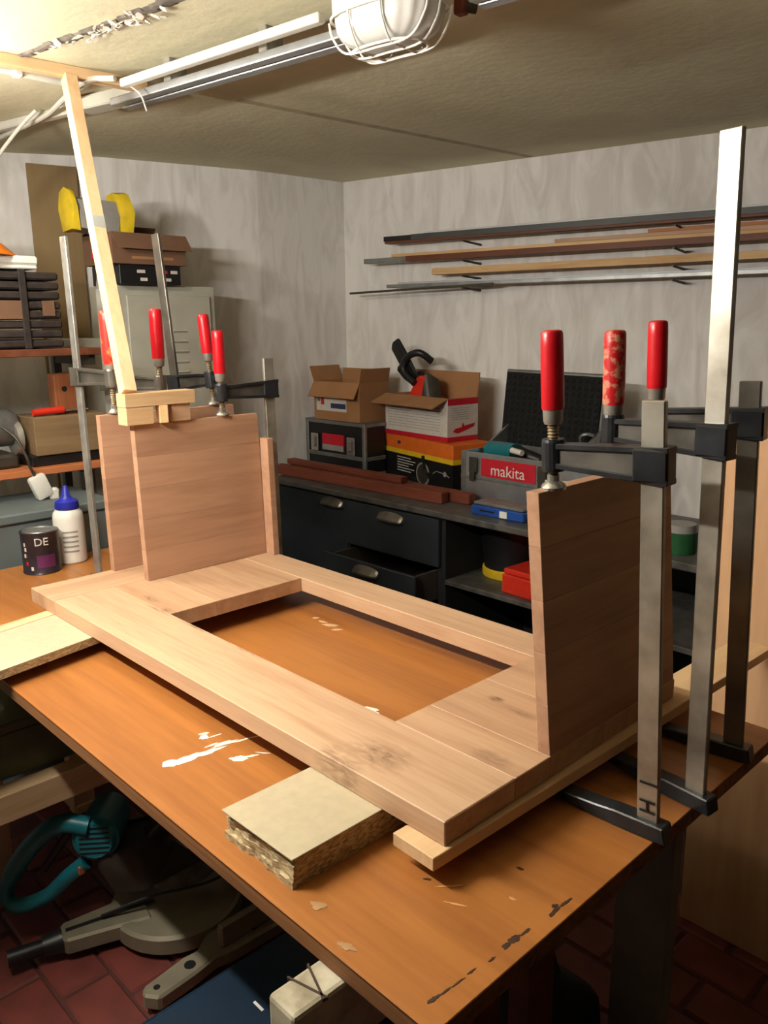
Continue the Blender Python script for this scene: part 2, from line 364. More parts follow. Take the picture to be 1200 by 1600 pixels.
# ------------------------------------------------------------------ workbench: orange sheet on sawhorses
TZ = .785
tb = thing('workbench_top', 'orange varnished plywood sheet with paint smears used as bench top', 'table', (0, 0, TZ))
MB().box(-.53, 1.617, -.2, .742, -.003, 0, bev=.001).build('varnished_face', VARNISH, tb)
MB().box(-.53, 1.615, -.198, .74, -.032, -.0032, bev=.0015).build('sheet_core', PLYEDGE, tb)
def smear(pts, mat, name='paint_smear', h=.0006):
    for (x, y, l, wd, a) in pts:
        k = 22; poly = []; rr = 1.
        for i in range(k):
            t = 2 * PI * i / k; rr = .55 * rr + .45 * random.uniform(.35, 1.35)
            px, py = l / 2 * math.cos(t) * rr, wd / 2 * math.sin(t) * rr
            poly.append((px * math.cos(a) - py * math.sin(a), px * math.sin(a) + py * math.cos(a)))
        MB().prism(poly, .0, h * random.uniform(.6, 1.2)).build(name, mat, tb, loc=(x, y, 0))
smear([(.915, -.112, .045, .026, 1.4), (.922, -.085, .06, .022, 1.5), (.926, -.05, .07, .016, 1.5), (.922, -.012, .06, .014, 1.45), (.932, .012, .05, .007, 1.3), (.938, .038, .04, .005, 1.2), (.91, -.03, .03, .006, 1.5)], WHITEPAINT)
smear([(.874, -.025, .022, .02, .3), (.862, -.018, .02, .01, 1.2), (.885, -.008, .03, .004, 1.4)], WHITEPAINT)
smear([(.985, -.022, .035, .02, .9), (.992, -.004, .035, .008, 1.1), (1.0, .02, .03, .004, .6)], WHITEPAINT)
smear([(.60, .519, .05, .018, .5), (.565, .52, .03, .01, .2), (.632, .508, .03, .014, .8), (.53, .524, .02, .012, 1.)], plain('thin_white_paint', (222, 186, 146), .6))
smear([(1.012, .273, .035, .014, .3), (1.03, .268, .02, .008, .3)], WHITEPAINT)
GLUE = plain('pale_glue', (178, 140, 96), .5)
smear([(1.374, -.161, .026, .018, .4)], GLUE, 'glue_spot'); smear([(1.454, -.182, .03, .016, .2)], GLUE, 'glue_spot')
smear([(1.546, .031, .012, .006, .2), (1.50, -.03, .03, .004, .5), (1.47, -.01, .05, .003, .9)], plain('light_scratch', (214, 160, 104), .5), 'scratch')
for (x, y, l, wd, a) in [(1.585, -.165, .02, .006, 1.5), (1.587, -.148, .02, .004, 1.5), (1.589, -.125, .022, .003, 1.5), (1.589, -.103, .014, .003, 1.5), (1.594, -.071, .012, .004, 1.5), (1.592, -.04, .018, .008, 1.7), (1.592, -.026, .024, .012, 1.4), (1.595, -.006, .022, .005, 1.5),
                         (1.599, .05, .03, .007, 1.6), (1.600, .075, .028, .005, 1.5), (1.594, .06, .012, .008, 1.2), (1.515, .088, .014, .006, .2), (1.44, -.02, .012, .004, .5)]:
    smear([(x, y, l, wd, a)], STAIN, 'dark_stain')

def sawhorse(x, label, y0, y1, beam_mat, leg_mat, cuts=False):
    t = thing('sawhorse', label, 'sawhorse', (x, 0, 0), group='sawhorses under the bench top')
    MB().box(-.026, .026, y0, y1, .650, .7525, bev=.006, seg=2).build('beam', beam_mat, t)
    for yy in (y0 + .36, y1 - .06):
        MB().box(-.022, .022, yy - .035, yy + .035, 0, .650, bev=.003).build('leg', leg_mat, t)
        MB().box(-.12, .03, yy - .03, yy + .03, 0, .03, bev=.003).build('foot', leg_mat, t)
    return t
sh_ = sawhorse(1.443, 'white painted sawhorse beam with saw cuts poking out under the front edge', -.275, .29, WHITEBEAM, BROWNB)
for yy, a in ((-.235, .25), (-.222, -.35)):
    MB().box(-.03, .03, -.0015, .0015, -.004, .0006, Matrix.Translation((0, yy, .7528)) @ Matrix.Rotation(a, 4, 'Z')).build('saw_cut', STAIN, sh_)
sawhorse(-.30, 'bare pine sawhorse carrying the far end of the bench top', -.17, .70, PINE_Y, PINE_Z)

# ------------------------------------------------------------------ the oak frame with its leg panels
FZ, FT = .87, .0383; L_, W_ = 1.4535, .6496
fr = thing('table_frame', 'unfinished oak table frame lying upside down on the bench', 'table frame', (0, 0, FZ))
IX0, IX1, IY0, IY1 = .441, 1.198, .157, .549
bv = .0016
MB().box(0, .150, 0, W_, -FT, 0, bev=bv).build('end_board', OAK_Y, fr)
MB().box(.1504, L_, 0, IY0, -FT, 0, bev=bv).build('front_rail', OAK_F, fr)
MB().box(.1504, L_, IY1, W_, -FT, 0, bev=bv).build('back_rail', OAK_X, fr)
for (y0, y1) in ((.1573, .285), (.2853, .42), (.4203, .5487)):
    MB().box(.1504, IX0, y0, y1, -FT, random.uniform(-.0006, -.0001), bev=.0012).build('plank', OAK_K, fr)
for (y0, y1) in ((.1573, .245), (.2453, .40), (.4003, .5487)):
    MB().box(IX1, L_, y0, y1, -FT, random.uniform(-.0006, -.0001), bev=.0012).build('plank', OAK_K, fr)
def panel_leg(name, x, y0, y1, th, h, leanx=0., leany=0., strips=5):
    """edge-glued upright panel, built of its strips"""
    M = Matrix(); M[0][2] = leanx; M[1][2] = leany
    e = bpy.data.objects.new(name, None); C.objects.link(e); e.parent = fr; e.location = (x, y0, 0); e.empty_display_size = .03
    zs = [h * k / strips for k in range(strips + 1)]
    for k in range(strips):
        MB().box(0, th, 0, y1 - y0, zs[k] + .0002, zs[k + 1], M, bev=.0007).build('strip', OAK_P, e)
    return e
panel_leg('leg_panel', 0.0, .222, .645, .022, .432, -.008, -.006)
panel_leg('leg_panel', .150, .245, .628, .023, .416, -.016, -.01)
panel_leg('leg_panel', 1.4305, .245, .645, .0225, .416, -.075, -.02)
MP = Matrix(); MP[0][2] = -.03
MB().box(.1735, .212, .6285, .6485, 0, .345, MP, bev=.001).build('corner_post', OAK_P, fr)

# shims and packing under the frame
CH = MB()
pb = thing('chipboard_block', 'thick chipboard offcut with broken front edge propping the frame', 'board', (1.245, -.08, TZ))
poly = [(-.085, -.088), (.083, -.086), (.083, .30), (-.085, .30)]
MB().prism(poly, .0443, .0467, bev=.0005).build('laminate_face', CREAM, pb)
mb = MB(); rnd = random.Random(4); cols = 14
for k in range(4):                                  # ragged layers at the broken end
    z0, z1 = k * .011, (k + 1) * .011 + .0003
    front = [(-.083 + .165 * i / cols, -.078 - [.006, .004, .003, .0][k] + rnd.uniform(-.0035, .0035)) for i in range(cols + 1)]
    mb.prism(front + [(.082, .30), (-.083, .30)], z0, z1)
mb.build('chipboard_core', CHIP, pb)
pl = thing('shelf_board_shim', 'thin cream laminated shelf board under the left front corner of the frame', 'board', (.27, -.1, .812), (0, 0, .20))
MB().box(-.105, .105, -.40, .55, .0175, .0197).build('laminate_face', CREAM, pl)
MB().box(-.105, .105, -.40, .55, 0, .0174).build('chipboard_core', CHIP, pl)
single(MB().box(-.02, .02, -.30, .60, 0, .027, bev=.001), 'pine_strip', PINE_Y, 'knotty pine strip sticking out beside the cream shelf board', 'strip', (.142, -.127, .8045), (0, 0, .20))
single(MB().box(-.04, .04, -.028, 1.03, -.0205, 0, bev=.001), 'clamping_strip', PINE_Y, 'pale pine strip under the right end of the frame, beneath the clamps', 'strip', (1.42, 0, FZ - FT - .0002), (0, 0, -.028))
for (x, y, nm) in ((.30, .18, 'a'), (.20, .52, 'b')):
    single(MB().box(-.05, .05, -.03, .03, 0, .0268), 'packing_block', PINE_X, 'small pine packing block hidden under the cream shelf board' if nm == 'a' else 'small pine packing block hidden under the far left corner', 'block', (x, y, TZ + .0002))

# ------------------------------------------------------------------ F-clamps
def clamp(label, base, top, screw, zj, foot_z, h_top, h_len, bar_w=.033, bar_t=.010, bar_mat=None, handle_mat=None, jaw_mat=None, hr=.0165, low_z=None, marks=None, group=None, ferr_mat=None, low_len=None):
    """base/top: ends of the bar axis; screw: where the spindle stands (x,y); zj: height of the sliding arm; all world"""
    base, top = Vector(base), Vector(top); zx = (top - base).normalized()
    d = Vector((screw[0] - base.x, screw[1] - base.y, 0)); xx = (d - zx * d.dot(zx)).normalized(); yx = zx.cross(xx)
    M = Matrix((xx, yx, zx)).transposed().to_4x4(); M.translation = base; Mi = M.inverted()
    t = thing('f_clamp', label, 'clamp', group=group); t.matrix_world = M
    H = (top - base).length; bm_ = bar_mat or STEEL; jm = jaw_mat or IRON
    MB().box(-bar_w / 2, bar_w / 2, -bar_t / 2, bar_t / 2, .0, H, bev=.0015).build('bar', bm_, t)
    # spindle in local space: keeps the direction of the bar
    sp = Mi @ Vector((screw[0], screw[1], zj)); thr = sp.x; zl = sp.z; yl = sp.y
    zf = zl + (foot_z - zj); zt = zl + (h_top - zj)
    def S(z): return Matrix.Translation((thr, yl, z))
    arm = MB()
    hw = .0145
    for sz in (-1, 1):      # flanges of the I-shaped arm
        arm.hull([(-bar_w / 2 - .009, -hw, zl + sz * .022 + .004), (-bar_w / 2 - .009, hw, zl + sz * .022 + .004), (-bar_w / 2 - .009, -hw, zl + sz * .022 - .004), (-bar_w / 2 - .009, hw, zl + sz * .022 - .004),
                  (thr, yl - hw * .8, zl + sz * .014 + .004), (thr, yl + hw * .8, zl + sz * .014 + .004), (thr, yl - hw * .8, zl + sz * .014 - .004), (thr, yl + hw * .8, zl + sz * .014 - .004)], bev=.001)
    arm.lathe([(.0165, -.024), (.0175, -.02), (.0175, .02), (.0165, .024)], 18, S(zl))
    arm.box(-bar_w / 2 - .009, bar_w / 2 + .009, -hw, hw, zl - .023, zl + .023, bev=.003)
    a_ = arm.build('sliding_arm', jm, t)
    MB().prism([(-bar_w / 2 - .008, -.024), (bar_w / 2 + .016, -.024), (thr - .01, -.012), (thr + .016, -.012), (thr + .018, .012), (thr - .01, .016), (bar_w / 2 + .016, .024), (-bar_w / 2 - .008, .022)], -.006, .006,
              Matrix.Translation((0, 0, zl)) @ Matrix.Rotation(math.atan2(yl, thr), 4, 'Z') @ Matrix.Rotation(PI / 2, 4, 'X'), .001).build('arm_web', WEB if jm is IRON else jm, a_)
    # lower fixed jaw
    lz = 0 if low_z is None else (low_z - base.z); ll = low_len or thr * .96
    lo = MB(); lo.prism([(-bar_w / 2 - .016, lz - .004), (bar_w / 2 + .02, lz - .004), (ll * .55, lz), (ll, lz + .010), (ll + .012, lz + .021), (ll * .5, lz + .022), (bar_w / 2 + .03, lz + .024), (-bar_w / 2 - .012, lz + .022)], -.0145, .0145, Matrix.Rotation(PI / 2, 4, 'X'), .002)
    lo.build('fixed_jaw', jm, t)
    # spindle with thread
    prof = [(.0, zf + .012)]; z = zf + .012; k = 0; ztop = zt - h_len - .012
    while z < ztop: prof += [(.0088, z), (.0068, z + .0024)]; z += .0048
    prof += [(.0088, ztop), (0, ztop)]
    MB().lathe(prof, 14, Matrix.Translation((thr, yl, 0))).build('spindle', THREAD, t, True)
    MB().lathe([(0, zf), (.0185, zf), (.0195, zf + .004), (.017, zf + .008), (.010, zf + .013), (.0095, zf + .022), (0, zf + .022)], 18, Matrix.Translation((thr, yl, 0))).build('foot_pad', CHROME, t, True)
    zh = zt - h_len
    MB().lathe([(0, zh - .022), (hr * .74, zh - .022), (hr * .86, zh - .018), (hr * .92, zh + .001), (0, zh + .001)], 18, Matrix.Translation((thr, yl, 0))).build('ferrule', ferr_mat or GALV, t, True)
    MB().lathe([(0, zh), (hr * .97, zh), (hr, zh + .003), (hr * 1.02, zh + h_len * .35), (hr, zh + h_len * .8), (hr * .97, zt - .005), (hr * .86, zt - .0015), (hr * .6, zt), (0, zt)], 22, Matrix.Translation((thr, yl, 0))).build('handle', handle_mat or RED, t, True)
    return t
JZ = .7895
GR = 'clamps on the right leg panel'
c1 = clamp('steel bar clamp nearest the camera, red handle over the panel corner, letters on its bar', (1.602, .287, .788), (1.581, .265, 1.429), (1.417, .278), 1.338, 1.286, 1.520, .114, group=GR, low_z=JZ)
text('J', .034, MARK, c1, face_M((-.002, .0066, .085), (0, 1, 0), (1, 0, 0)))
text('H', .034, MARK, c1, face_M((-.002, .0066, .047), (0, 1, 0), (1, 0, 0)))
c2 = clamp('bar clamp with the tallest steel bar and a scratched red handle', (1.616, .408, .788), (1.600, .391, 1.775), (1.424, .430), 1.362, 1.286, 1.518, .116, handle_mat=REDW, group=GR, low_z=JZ, hr=.017)
c3 = clamp('dark bar clamp furthest back on the right leg, glossy red handle', (1.594, .597, .788), (1.576, .578, 1.437), (1.420, .577), 1.366, 1.286, 1.532, .113, bar_mat=STEELD, group=GR, low_z=JZ)
GL = 'clamps on the left leg panels'
clamp('bar clamp on the far left panel, orange-red handle left of the leaning prop', (-.172, .262, .788), (-.182, .255, 1.775), (.008, .268), 1.398, 1.304, 1.575, .140, bar_mat=GALV, handle_mat=REDO, jaw_mat=STEELD, group=GL, low_z=JZ, hr=.0175)
clamp('bar clamp with red handle just right of the leaning prop', (-.215, .365, .788), (-.22, .365, 1.64), (.006, .412), 1.375, 1.304, 1.580, .135, bar_mat=GALV, group=GL, low_z=JZ, jaw_mat=STEELD, hr=.0175)
clamp('leaning bar clamp with dark red handle in front of the white locker', (-.095, .56, .790), (-.185, .535, 1.80), (.008, .575), 1.378, 1.304, 1.566, .112, bar_mat=STEELD, group=GL, low_z=JZ)
clamp('bar clamp reaching over from the back, lowest red handle on the left', (.165, .675, .788), (.160, .672, 1.44), (.158, .512), 1.352, 1.288, 1.520, .116, group=GL, low_z=JZ, bar_mat=STEEL)

# ------------------------------------------------------------------ prop to the ceiling with its blocks
def bar_between(p, q, a, b_, flat=(0, 1, 0)):
    p, q = Vector(p), Vector(q); z = (q - p).normalized(); y = Vector(flat); y = (y - z * y.dot(z)).normalized(); x = y.cross(z)
    M = Matrix((x, y, z)).transposed().to_4x4(); M.translation = p
    return MB().box(-a / 2, a / 2, -b_ / 2, b_ / 2, 0, (q - p).length, M, bev=.001)
pr = thing('ceiling_prop', 'square pine prop leaning from the clamped blocks up to the ceiling', 'prop', (.16, .236, 1.368))
p0 = Vector((.16, .236, 1.368)); p1 = Vector((-.315, .372, 2.219))
bar_between((0, 0, 0), p1 - p0, .036, .034).build('stick', PINE_Z, pr)
tp = p0 + (p1 - p0) * .497
bar_between((p1 - p0) * .487, (p1 - p0) * .525, .0372, .0352).build('grey_tape', plain('silver_tape', (196, 200, 200), .4, .2), pr)
single(MB().box(-.024, .024, 0, .20, 0, .034, bev=.001), 'pine_bar', PINE_Y, 'short pine bar lying across the blocks under the prop foot', 'block', (.160, .214, 1.3335))
single(MB().box(-.024, .024, 0, .075, 0, .0455, bev=.001), 'pine_block', PINE_Y, 'pine block under the front end of the short bar, below the prop', 'block', (.158, .216, 1.2875))
single(MB().box(-.012, .034, -.011, .011, 0, .0455, bev=.001), 'pine_offcut', PINE_X, 'upright pine offcut in the middle under the short bar', 'block', (.156, .325, 1.2875), (0, 0, -.25))
single(MB().box(-.02, .02, 0, .055, 0, .0455, bev=.001), 'beech_offcut', OAK_Y, 'darker wood offcut under the back end of the short bar', 'block', (.156, .347, 1.2875))
batten = single(MB().box(-.018, .018, 0, .52, 0, .0295, bev=.001), 'ceiling_batten', PINE_Y, 'narrow wooden batten pressed flat against the ceiling by the prop', 'batten', (-.332, .085, 2.2200), (0, 0, -.04))

# ------------------------------------------------------------------ ceiling fittings
def along(p, q):
    p, q = Vector(p), Vector(q); x = (q - p).normalized(); z = Vector((0, 0, 1)); z = (z - x * z.dot(x)).normalized(); y = z.cross(x)
    M = Matrix((x, y, z)).transposed().to_4x4(); M.translation = p; return M, (q - p).length
t = thing('mounting_rail', 'shiny aluminium mounting rail running under the ceiling to the bulkhead light', 'rail')
M, ln = along((-.335, .532, 2.168), (1.25, .748, 2.168)); t.matrix_world = M
for (a, b_) in ((0, .945), (1.245, ln)):
    for yy in (-.021, .021): MB().box(a, b_, yy - .0155, yy + .0155, 0, .022, bev=.004, seg=2).build('profile', ALU, t)
    MB().box(a + .02, b_, -.005, .005, .006, .02).build('groove', SAWDARK, t)
for k in range(4): MB().box(.25 + k * .38, .28 + k * .38, -.03, .03, .022, ZC - 2.168, bev=.002).build('bracket', GALV, t)
M, ln = along((-.205, .478, 2.20), (.56, .572, 2.20))
o = MB().box(0, ln, -.012, .012, -.010, .012, bev=.004, seg=2).build('white_conduit', PIPEC); o.matrix_world = M
tag(o, 'white cable conduit beside the aluminium rail, ending at the wooden batten', 'conduit')
M, ln = along((-.62, .55, 2.208), (-.345, .615, 2.208))
o = MB().box(0, ln, -.035, .035, 0, .041, bev=.004).build('junction_trunking', GREYM); o.matrix_world = M
tag(o, 'short flat grey trunking on the ceiling behind the prop', 'trunking')
M, ln = along((-1.30, .42, 2.222), (-.63, .575, 2.222))
o = MB().box(0, ln, -.016, .016, 0, .0275, bev=.004).build('narrow_trunking', PIPEC); o.matrix_world = M
tag(o, 'long narrow pale trunking crossing the ceiling towards the left wall', 'trunking')
t = thing('ceiling_pipe', 'thin off-white pipe on the ceiling held by a plastic clip', 'pipe')
MB().tube([(-.40, -.15, 2.229), (-.39, .2, 2.229), (-.405, .45, 2.229)], .011, 12).build('pipe', PIPEC, t, True)
MB().box(-.405, -.372, .245, .268, 2.215, 2.25, bev=.004).build('clip', WHITEP, t)
def arc(pts, n=8):
    """smooth Catmull-Rom through pts"""
    P = [Vector(p) for p in pts]; P = [P[0] * 2 - P[1]] + P + [P[-1] * 2 - P[-2]]; o = []
    for i in range(1, len(P) - 2):
        for k in range(n):
            s = k / n; a, b_, c, d = P[i - 1:i + 3]
            o.append(.5 * ((2 * b_) + (c - a) * s + (2 * a - 5 * b_ + 4 * c - d) * s * s + (3 * b_ - a - 3 * c + d) * s ** 3))
    return o + [P[-2]]
single(MB().tube(arc([(-.22, .462, 2.215), (-.32, .425, 2.222), (-.55, .46, 2.225), (-.78, .495, 2.222), (-1.03, .495, 2.22), (-1.4, .49, 2.22)]), .008, 8), 'loose_cable', PIPEC, 'white cable running loosely along the ceiling left of the prop', 'cable', smooth=True)
single(MB().tube(arc([(-.80, .47, 2.236), (-.84, .44, 2.20), (-.93, .40, 2.13), (-1.0, .34, 2.03)]), .006, 8), 'drooping_cable', PIPEC, 'thin white cable hanging down from the ceiling at the left edge', 'cable', smooth=True)
single(MB().tube(arc([(-.19, .49, 2.195), (-.15, .50, 2.165), (-.13, .505, 2.12)]), .0022, 6), 'stray_wire', PIPEC, 'thin stray wire dangling from the end of the conduit', 'wire', smooth=True)

t = thing('bulkhead_light', 'unlit oval bulkhead light with wire cage and ribbed opal glass on the ceiling', 'lamp')
M, ln = along((.748, .598, 2.176), (1.0, .632, 2.176)); t.matrix_world = M @ Matrix.Scale(.84, 4)
def dome(a, b_, h, n=36, rings=8, e=2.6):
    mb = MB(); bm = mb.bm; R = []
    for k in range(rings + 1):
        ph = k / rings * PI / 2; s = math.cos(ph) ** .55; zz = -h * math.sin(ph) ** .8; ring = []
        for i in range(n):
            th = 2 * PI * i / n; c_, s_ = math.cos(th), math.sin(th); rib = 1 + .012 * math.cos(th * 18)
            ring.append(bm.verts.new((a * s * rib * math.copysign(abs(c_) ** (2 / e), c_), b_ * s * rib * math.copysign(abs(s_) ** (2 / e), s_), zz)))
        R.append(ring)
    for A, B in zip(R, R[1:]):
        for i in range(n): bm.faces.new((A[i], A[(i + 1) % n], B[(i + 1) % n], B[i]))
    bm.faces.new(R[0]); bmesh.ops.recalc_face_normals(bm, faces=bm.faces); return mb
MB().prism([(.155 * math.copysign(abs(math.cos(i * PI / 18)) ** .75, math.cos(i * PI / 18)), .098 * math.copysign(abs(math.sin(i * PI / 18)) ** .75, math.sin(i * PI / 18))) for i in range(36)], .0, .075, bev=.006).build('base', WHITEP, t)
dome(.149, .094, .086, 144).build('ribbed_glass', GLASSM, t, True)
def sq(a, b_, z, n=28): return [(a * math.copysign(abs(math.cos(2 * PI * i / n)) ** .75, math.cos(2 * PI * i / n)), b_ * math.copysign(abs(math.sin(2 * PI * i / n)) ** .75, math.sin(2 * PI * i / n)), z) for i in range(n)]
MB().tube(sq(.158, .102, -.012), .0035, 8, True).build('cage_ring', WHITEP, t, True)
MB().tube(sq(.105, .062, -.092), .0035, 8, True).build('cage_ring', WHITEP, t, True)
for k in range(3):
    yy = (-.05, 0, .05)[k]
    MB().tube(arc([(-.157, yy, -.012), (-.145, yy, -.05), (-.10, yy, -.093), (0, yy, -.097), (.10, yy, -.093), (.145, yy, -.05), (.157, yy, -.012)], 5), .003, 8).build('cage_wire', WHITEP, t, True)
for k in range(2):
    xx = (-.05, .05)[k]
    MB().tube(arc([(xx, -.101, -.012), (xx, -.092, -.05), (xx, -.06, -.093), (xx, 0, -.097), (xx, .06, -.093), (xx, .092, -.05), (xx, .101, -.012)], 5), .003, 8).build('cage_wire', WHITEP, t, True)
MB().box(.135, .165, .085, .115, -.02, .02, bev=.004).build('hinge_clip', MAHOG, t)
MB().cyl((.15, .10, 0), (.175, .13, -.005), .012, .011, 14).build('cable_gland', SAWDARK, t, True)

# the lamps that light the room, both just out of the picture on the left: a bare tube and a bulb with its cord
t = thing('hanging_tube_lamp', 'bare fluorescent tube hanging from the ceiling in front of the bench', 'lamp', (.55, -.66, 1.88))
MB().cyl((-.36, 0, 0), (.36, 0, 0), .015, .015, 20).build('tube', glow('lit_tube', LAMP_COLOR, TUBE_STRENGTH), t, True)
for s in (-1, 1):
    MB().box(s * .37 - .012, s * .37 + .012, -.014, .014, -.018, .03, bev=.003).build('end_cap', WHITEP, t)
    MB().cyl((s * .37, 0, .03), (s * .37, 0, ZC - 1.88), .002, .002, 8).build('hanging_wire', GALV, t)
MB().box(-.37, .37, -.006, .006, .024, .036).build('spine', WHITEP, t)
t = thing('pendant_bulb', 'bare bulb hanging on a short cord from the ceiling left of the prop', 'lamp', (-.345, -.12, 2.05))
MB().lathe([(0, -.06), (.018, -.056), (.029, -.04), (.032, -.022), (.028, -.004), (.016, .018), (.013, .03), (0, .03)], 24).build('bulb', glow('lit_bulb', LAMP_COLOR, BULB_STRENGTH), t, True)
MB().lathe([(0, .031), (.015, .031), (.016, .05), (.012, .075), (0, .078)], 18).build('socket', BLACK, t, True)
MB().cyl((0, 0, .078), (0, 0, ZC - 2.05), .003, .003, 8).build('cord', BLACK, t, True)
MB().cyl((.0045, .13, -.45), (.0045, .13, ZC - 2.05), .0055, .0055, 10).build('shadow_cord', WHITEP, t, True)  # unseen rod added beside the bulb to throw a shadow onto the back wall

# ------------------------------------------------------------------ timber rack on the back wall
wu = Vector((1.98, .42, 0)).normalized(); wn = Vector((.208, -.978, 0))
WA = Vector((-1.27, 2.23, 0))
def onwall(s, off, z): return WA + wu * s + wn * off + Vector((0, 0, z))
rk = thing('wall_rack', 'small metal pegs in the back wall carrying long boards', 'rack')
for zz in (1.892, 1.806, 1.738, 1.684):
    for ss in (.805, 1.75, 2.7):
        MB().cyl(onwall(ss, -.005, zz), onwall(ss, .18, zz + .006), .006, .004, 8).build('peg', SAWDARK, rk, True)
def board(name, mat, label, s0, s1, off, wd, z0, z1, th, cat='board', tip=None):
    p, q = onwall(s0, off, z0), onwall(s1, off, z1); M, ln = along(p, q)
    if tip:
        t = thing(name, label, cat, group='long boards on the wall rack'); t.matrix_world = M
        MB().box(tip[1], ln, -wd / 2, wd / 2, 0, th, bev=.001).build('board', mat, t)
        MB().box(0, tip[1] - .0005, -wd / 2 * .92, wd / 2 * .92, .001, th * .92, bev=.001).build('tip', tip[0], t)
        return t
    o = MB().box(0, ln, -wd / 2, wd / 2, 0, th, bev=.001).build(name, mat); o.matrix_world = M
    return tag(o, label, cat, 'long boards on the wall rack')
board('dark_profile', plain('anthracite_profile', (70, 70, 70), .5, 0, .1, 10), 'dark anthracite profile at the top of the wall rack', .338, 3.4, .11, .05, 1.925, 1.918, .026, tip=(BLACK, .16))
board('skirting_strip', BROWNB, 'dark brown strip directly beneath the anthracite profile', .35, 3.35, .115, .055, 1.914, 1.907, .0105)
board('white_strip', plain('white_satin_strip', (214, 214, 210), .5, .0, .05, 12), 'thin pale metal strip lying on the anthracite profile', .56, 3.3, .095, .03, 1.9515, 1.9445, .010)
board('brown_board', BROWNB, 'red-brown board with a grey end piece, second layer of the rack', .22, 3.3, .115, .05, 1.826, 1.824, .026, tip=(ALUD, .25))
board('tan_lath', PINE_X, 'tan lath lying on the red-brown board', .375, 3.3, .095, .05, 1.8525, 1.8505, .014)
board('short_tan_lath', OAK_X, 'shorter tan lath on top of the tan lath, starting halfway along', 1.22, 3.2, .09, .035, 1.8672, 1.866, .016)
board('orange_lath', wood('orange_lath_wood', (196, 130, 82), (170, 104, 62), 0, 5), 'orange-brown lath, uppermost of the middle layer at the right', 1.62, 3.1, .085, .03, 1.8835, 1.8825, .014)
board('pale_board', PINE_X, 'pale yellowish board on the third pegs of the rack', .614, 3.3, .11, .05, 1.7585, 1.757, .03)
board('metal_profile', ALUD, 'grey-blue metal profile on the lowest pegs', .355, 3.3, .12, .035, 1.706, 1.700, .016)
board('bright_profile', plain('pale_satin_metal', (190, 196, 204), .55, .3, .06, 12), 'bright metal profile lying on the grey-blue one', .40, 3.25, .085, .03, 1.7225, 1.7165, .010)
board('thin_rod', SAWDARK, 'thin dark rod sticking out furthest left on the lowest pegs', .145, .95, .155, .012, 1.681, 1.7005, .010)

# ------------------------------------------------------------------ counter along the back wall
CZ = .80
o = single(MB().box(-1.16, 1.15, 1.605, 2.20, CZ - .026, CZ, bev=.004), 'counter_worktop', WORKTOP, 'scuffed dark grey worktop over the charcoal cabinets', 'worktop')
def pull(mb_parent, x, y, z):
    K = 1.3
    n = 10; mb = MB(); prof = []
    pts = []
    for i in range(n + 1):
        a = PI * i / n
        pts.append((x - .078 * math.cos(a), y - .004 - .026 * math.sin(a) ** .7, z + .004 * math.sin(a)))
    for i in range(n):
        a_, b_ = pts[i], pts[i + 1]
        mb.hull([a_, b_, (a_[0], y, z + .03 * math.sin(PI * (i) / n) ** .6 + .003), (b_[0], y, z + .03 * math.sin(PI * (i + 1) / n) ** .6 + .003), (a_[0], y, z - .003), (b_[0], y, z - .003), (a_[0], a_[1], z - .004), (b_[0], b_[1], z - .004)])
    return mb.build('cup_handle', STEELD, mb_parent, True)
u1 = thing('base_cabinet', 'charcoal base cabinet with one tall door, furthest left under the worktop', 'cabinet', group='charcoal base cabinets')
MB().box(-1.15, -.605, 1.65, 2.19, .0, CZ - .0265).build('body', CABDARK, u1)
d_ = MB().box(-1.148, -.607, 1.628, 1.649, .08, .765, bev=.003).build('door', CABGREY, u1); pull(d_, -.705, 1.628, .727)
u2 = thing('base_cabinet', 'charcoal base cabinet with an open lower drawer in the middle', 'cabinet', group='charcoal base cabinets')
mb = MB()
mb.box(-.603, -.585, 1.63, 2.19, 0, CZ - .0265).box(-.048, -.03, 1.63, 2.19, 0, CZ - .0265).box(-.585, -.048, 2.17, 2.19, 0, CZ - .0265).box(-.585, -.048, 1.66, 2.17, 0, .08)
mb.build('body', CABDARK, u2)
d_ = MB().box(-.601, -.032, 1.612, 1.63, .565, .765, bev=.003).build('drawer_front', CABGREY, u2); pull(d_, -.305, 1.612, .722)
MB().box(-.58, -.052, 1.632, 2.1, .585, .74).build('drawer_box', CABDARK, u2)
dr = MB().box(-.601, -.032, 1.475, 1.492, .405, .556, bev=.003).build('open_drawer_front', CABGREY, u2); pull(dr, -.315, 1.475, .512)
dbx = MB().box(-.575, -.563, 1.492, 2.05, .42, .545).box(-.070, -.058, 1.492, 2.05, .42, .545).box(-.563, -.070, 1.492, 2.05, .42, .432).build('open_drawer_box', plain('drawer_side', (70, 66, 60), .6), u2)
MB().box(-.601, -.032, 1.612, 1.63, .10, .395, bev=.003).build('lower_front', CABGREY, u2)
for k in range(6):
    x = -.50 + k * .075; single(MB().box(-.03, .03, -.05, .05, 0, .03 + .01 * (k % 3), bev=.004), 'drawer_clutter', [CARDD, SAWDARK, MAHOG, BLACK, CARD, SAWDARK][k], ['cardboard packet at the left of the open drawer', 'dark metal tool tray, second in the open drawer', 'red-brown wooden piece, third in the open drawer', 'black plastic case, fourth in the open drawer', 'light cardboard packet, fifth in the open drawer', 'dark metal tool at the right of the open drawer'][k], 'packet', (x, 1.57 + .02 * (k % 2), .4325), (0, 0, .3 * (k % 3 - 1)))
u3 = thing('base_cabinet', 'open charcoal base cabinet with a shelf at the right', 'cabinet', group='charcoal base cabinets')
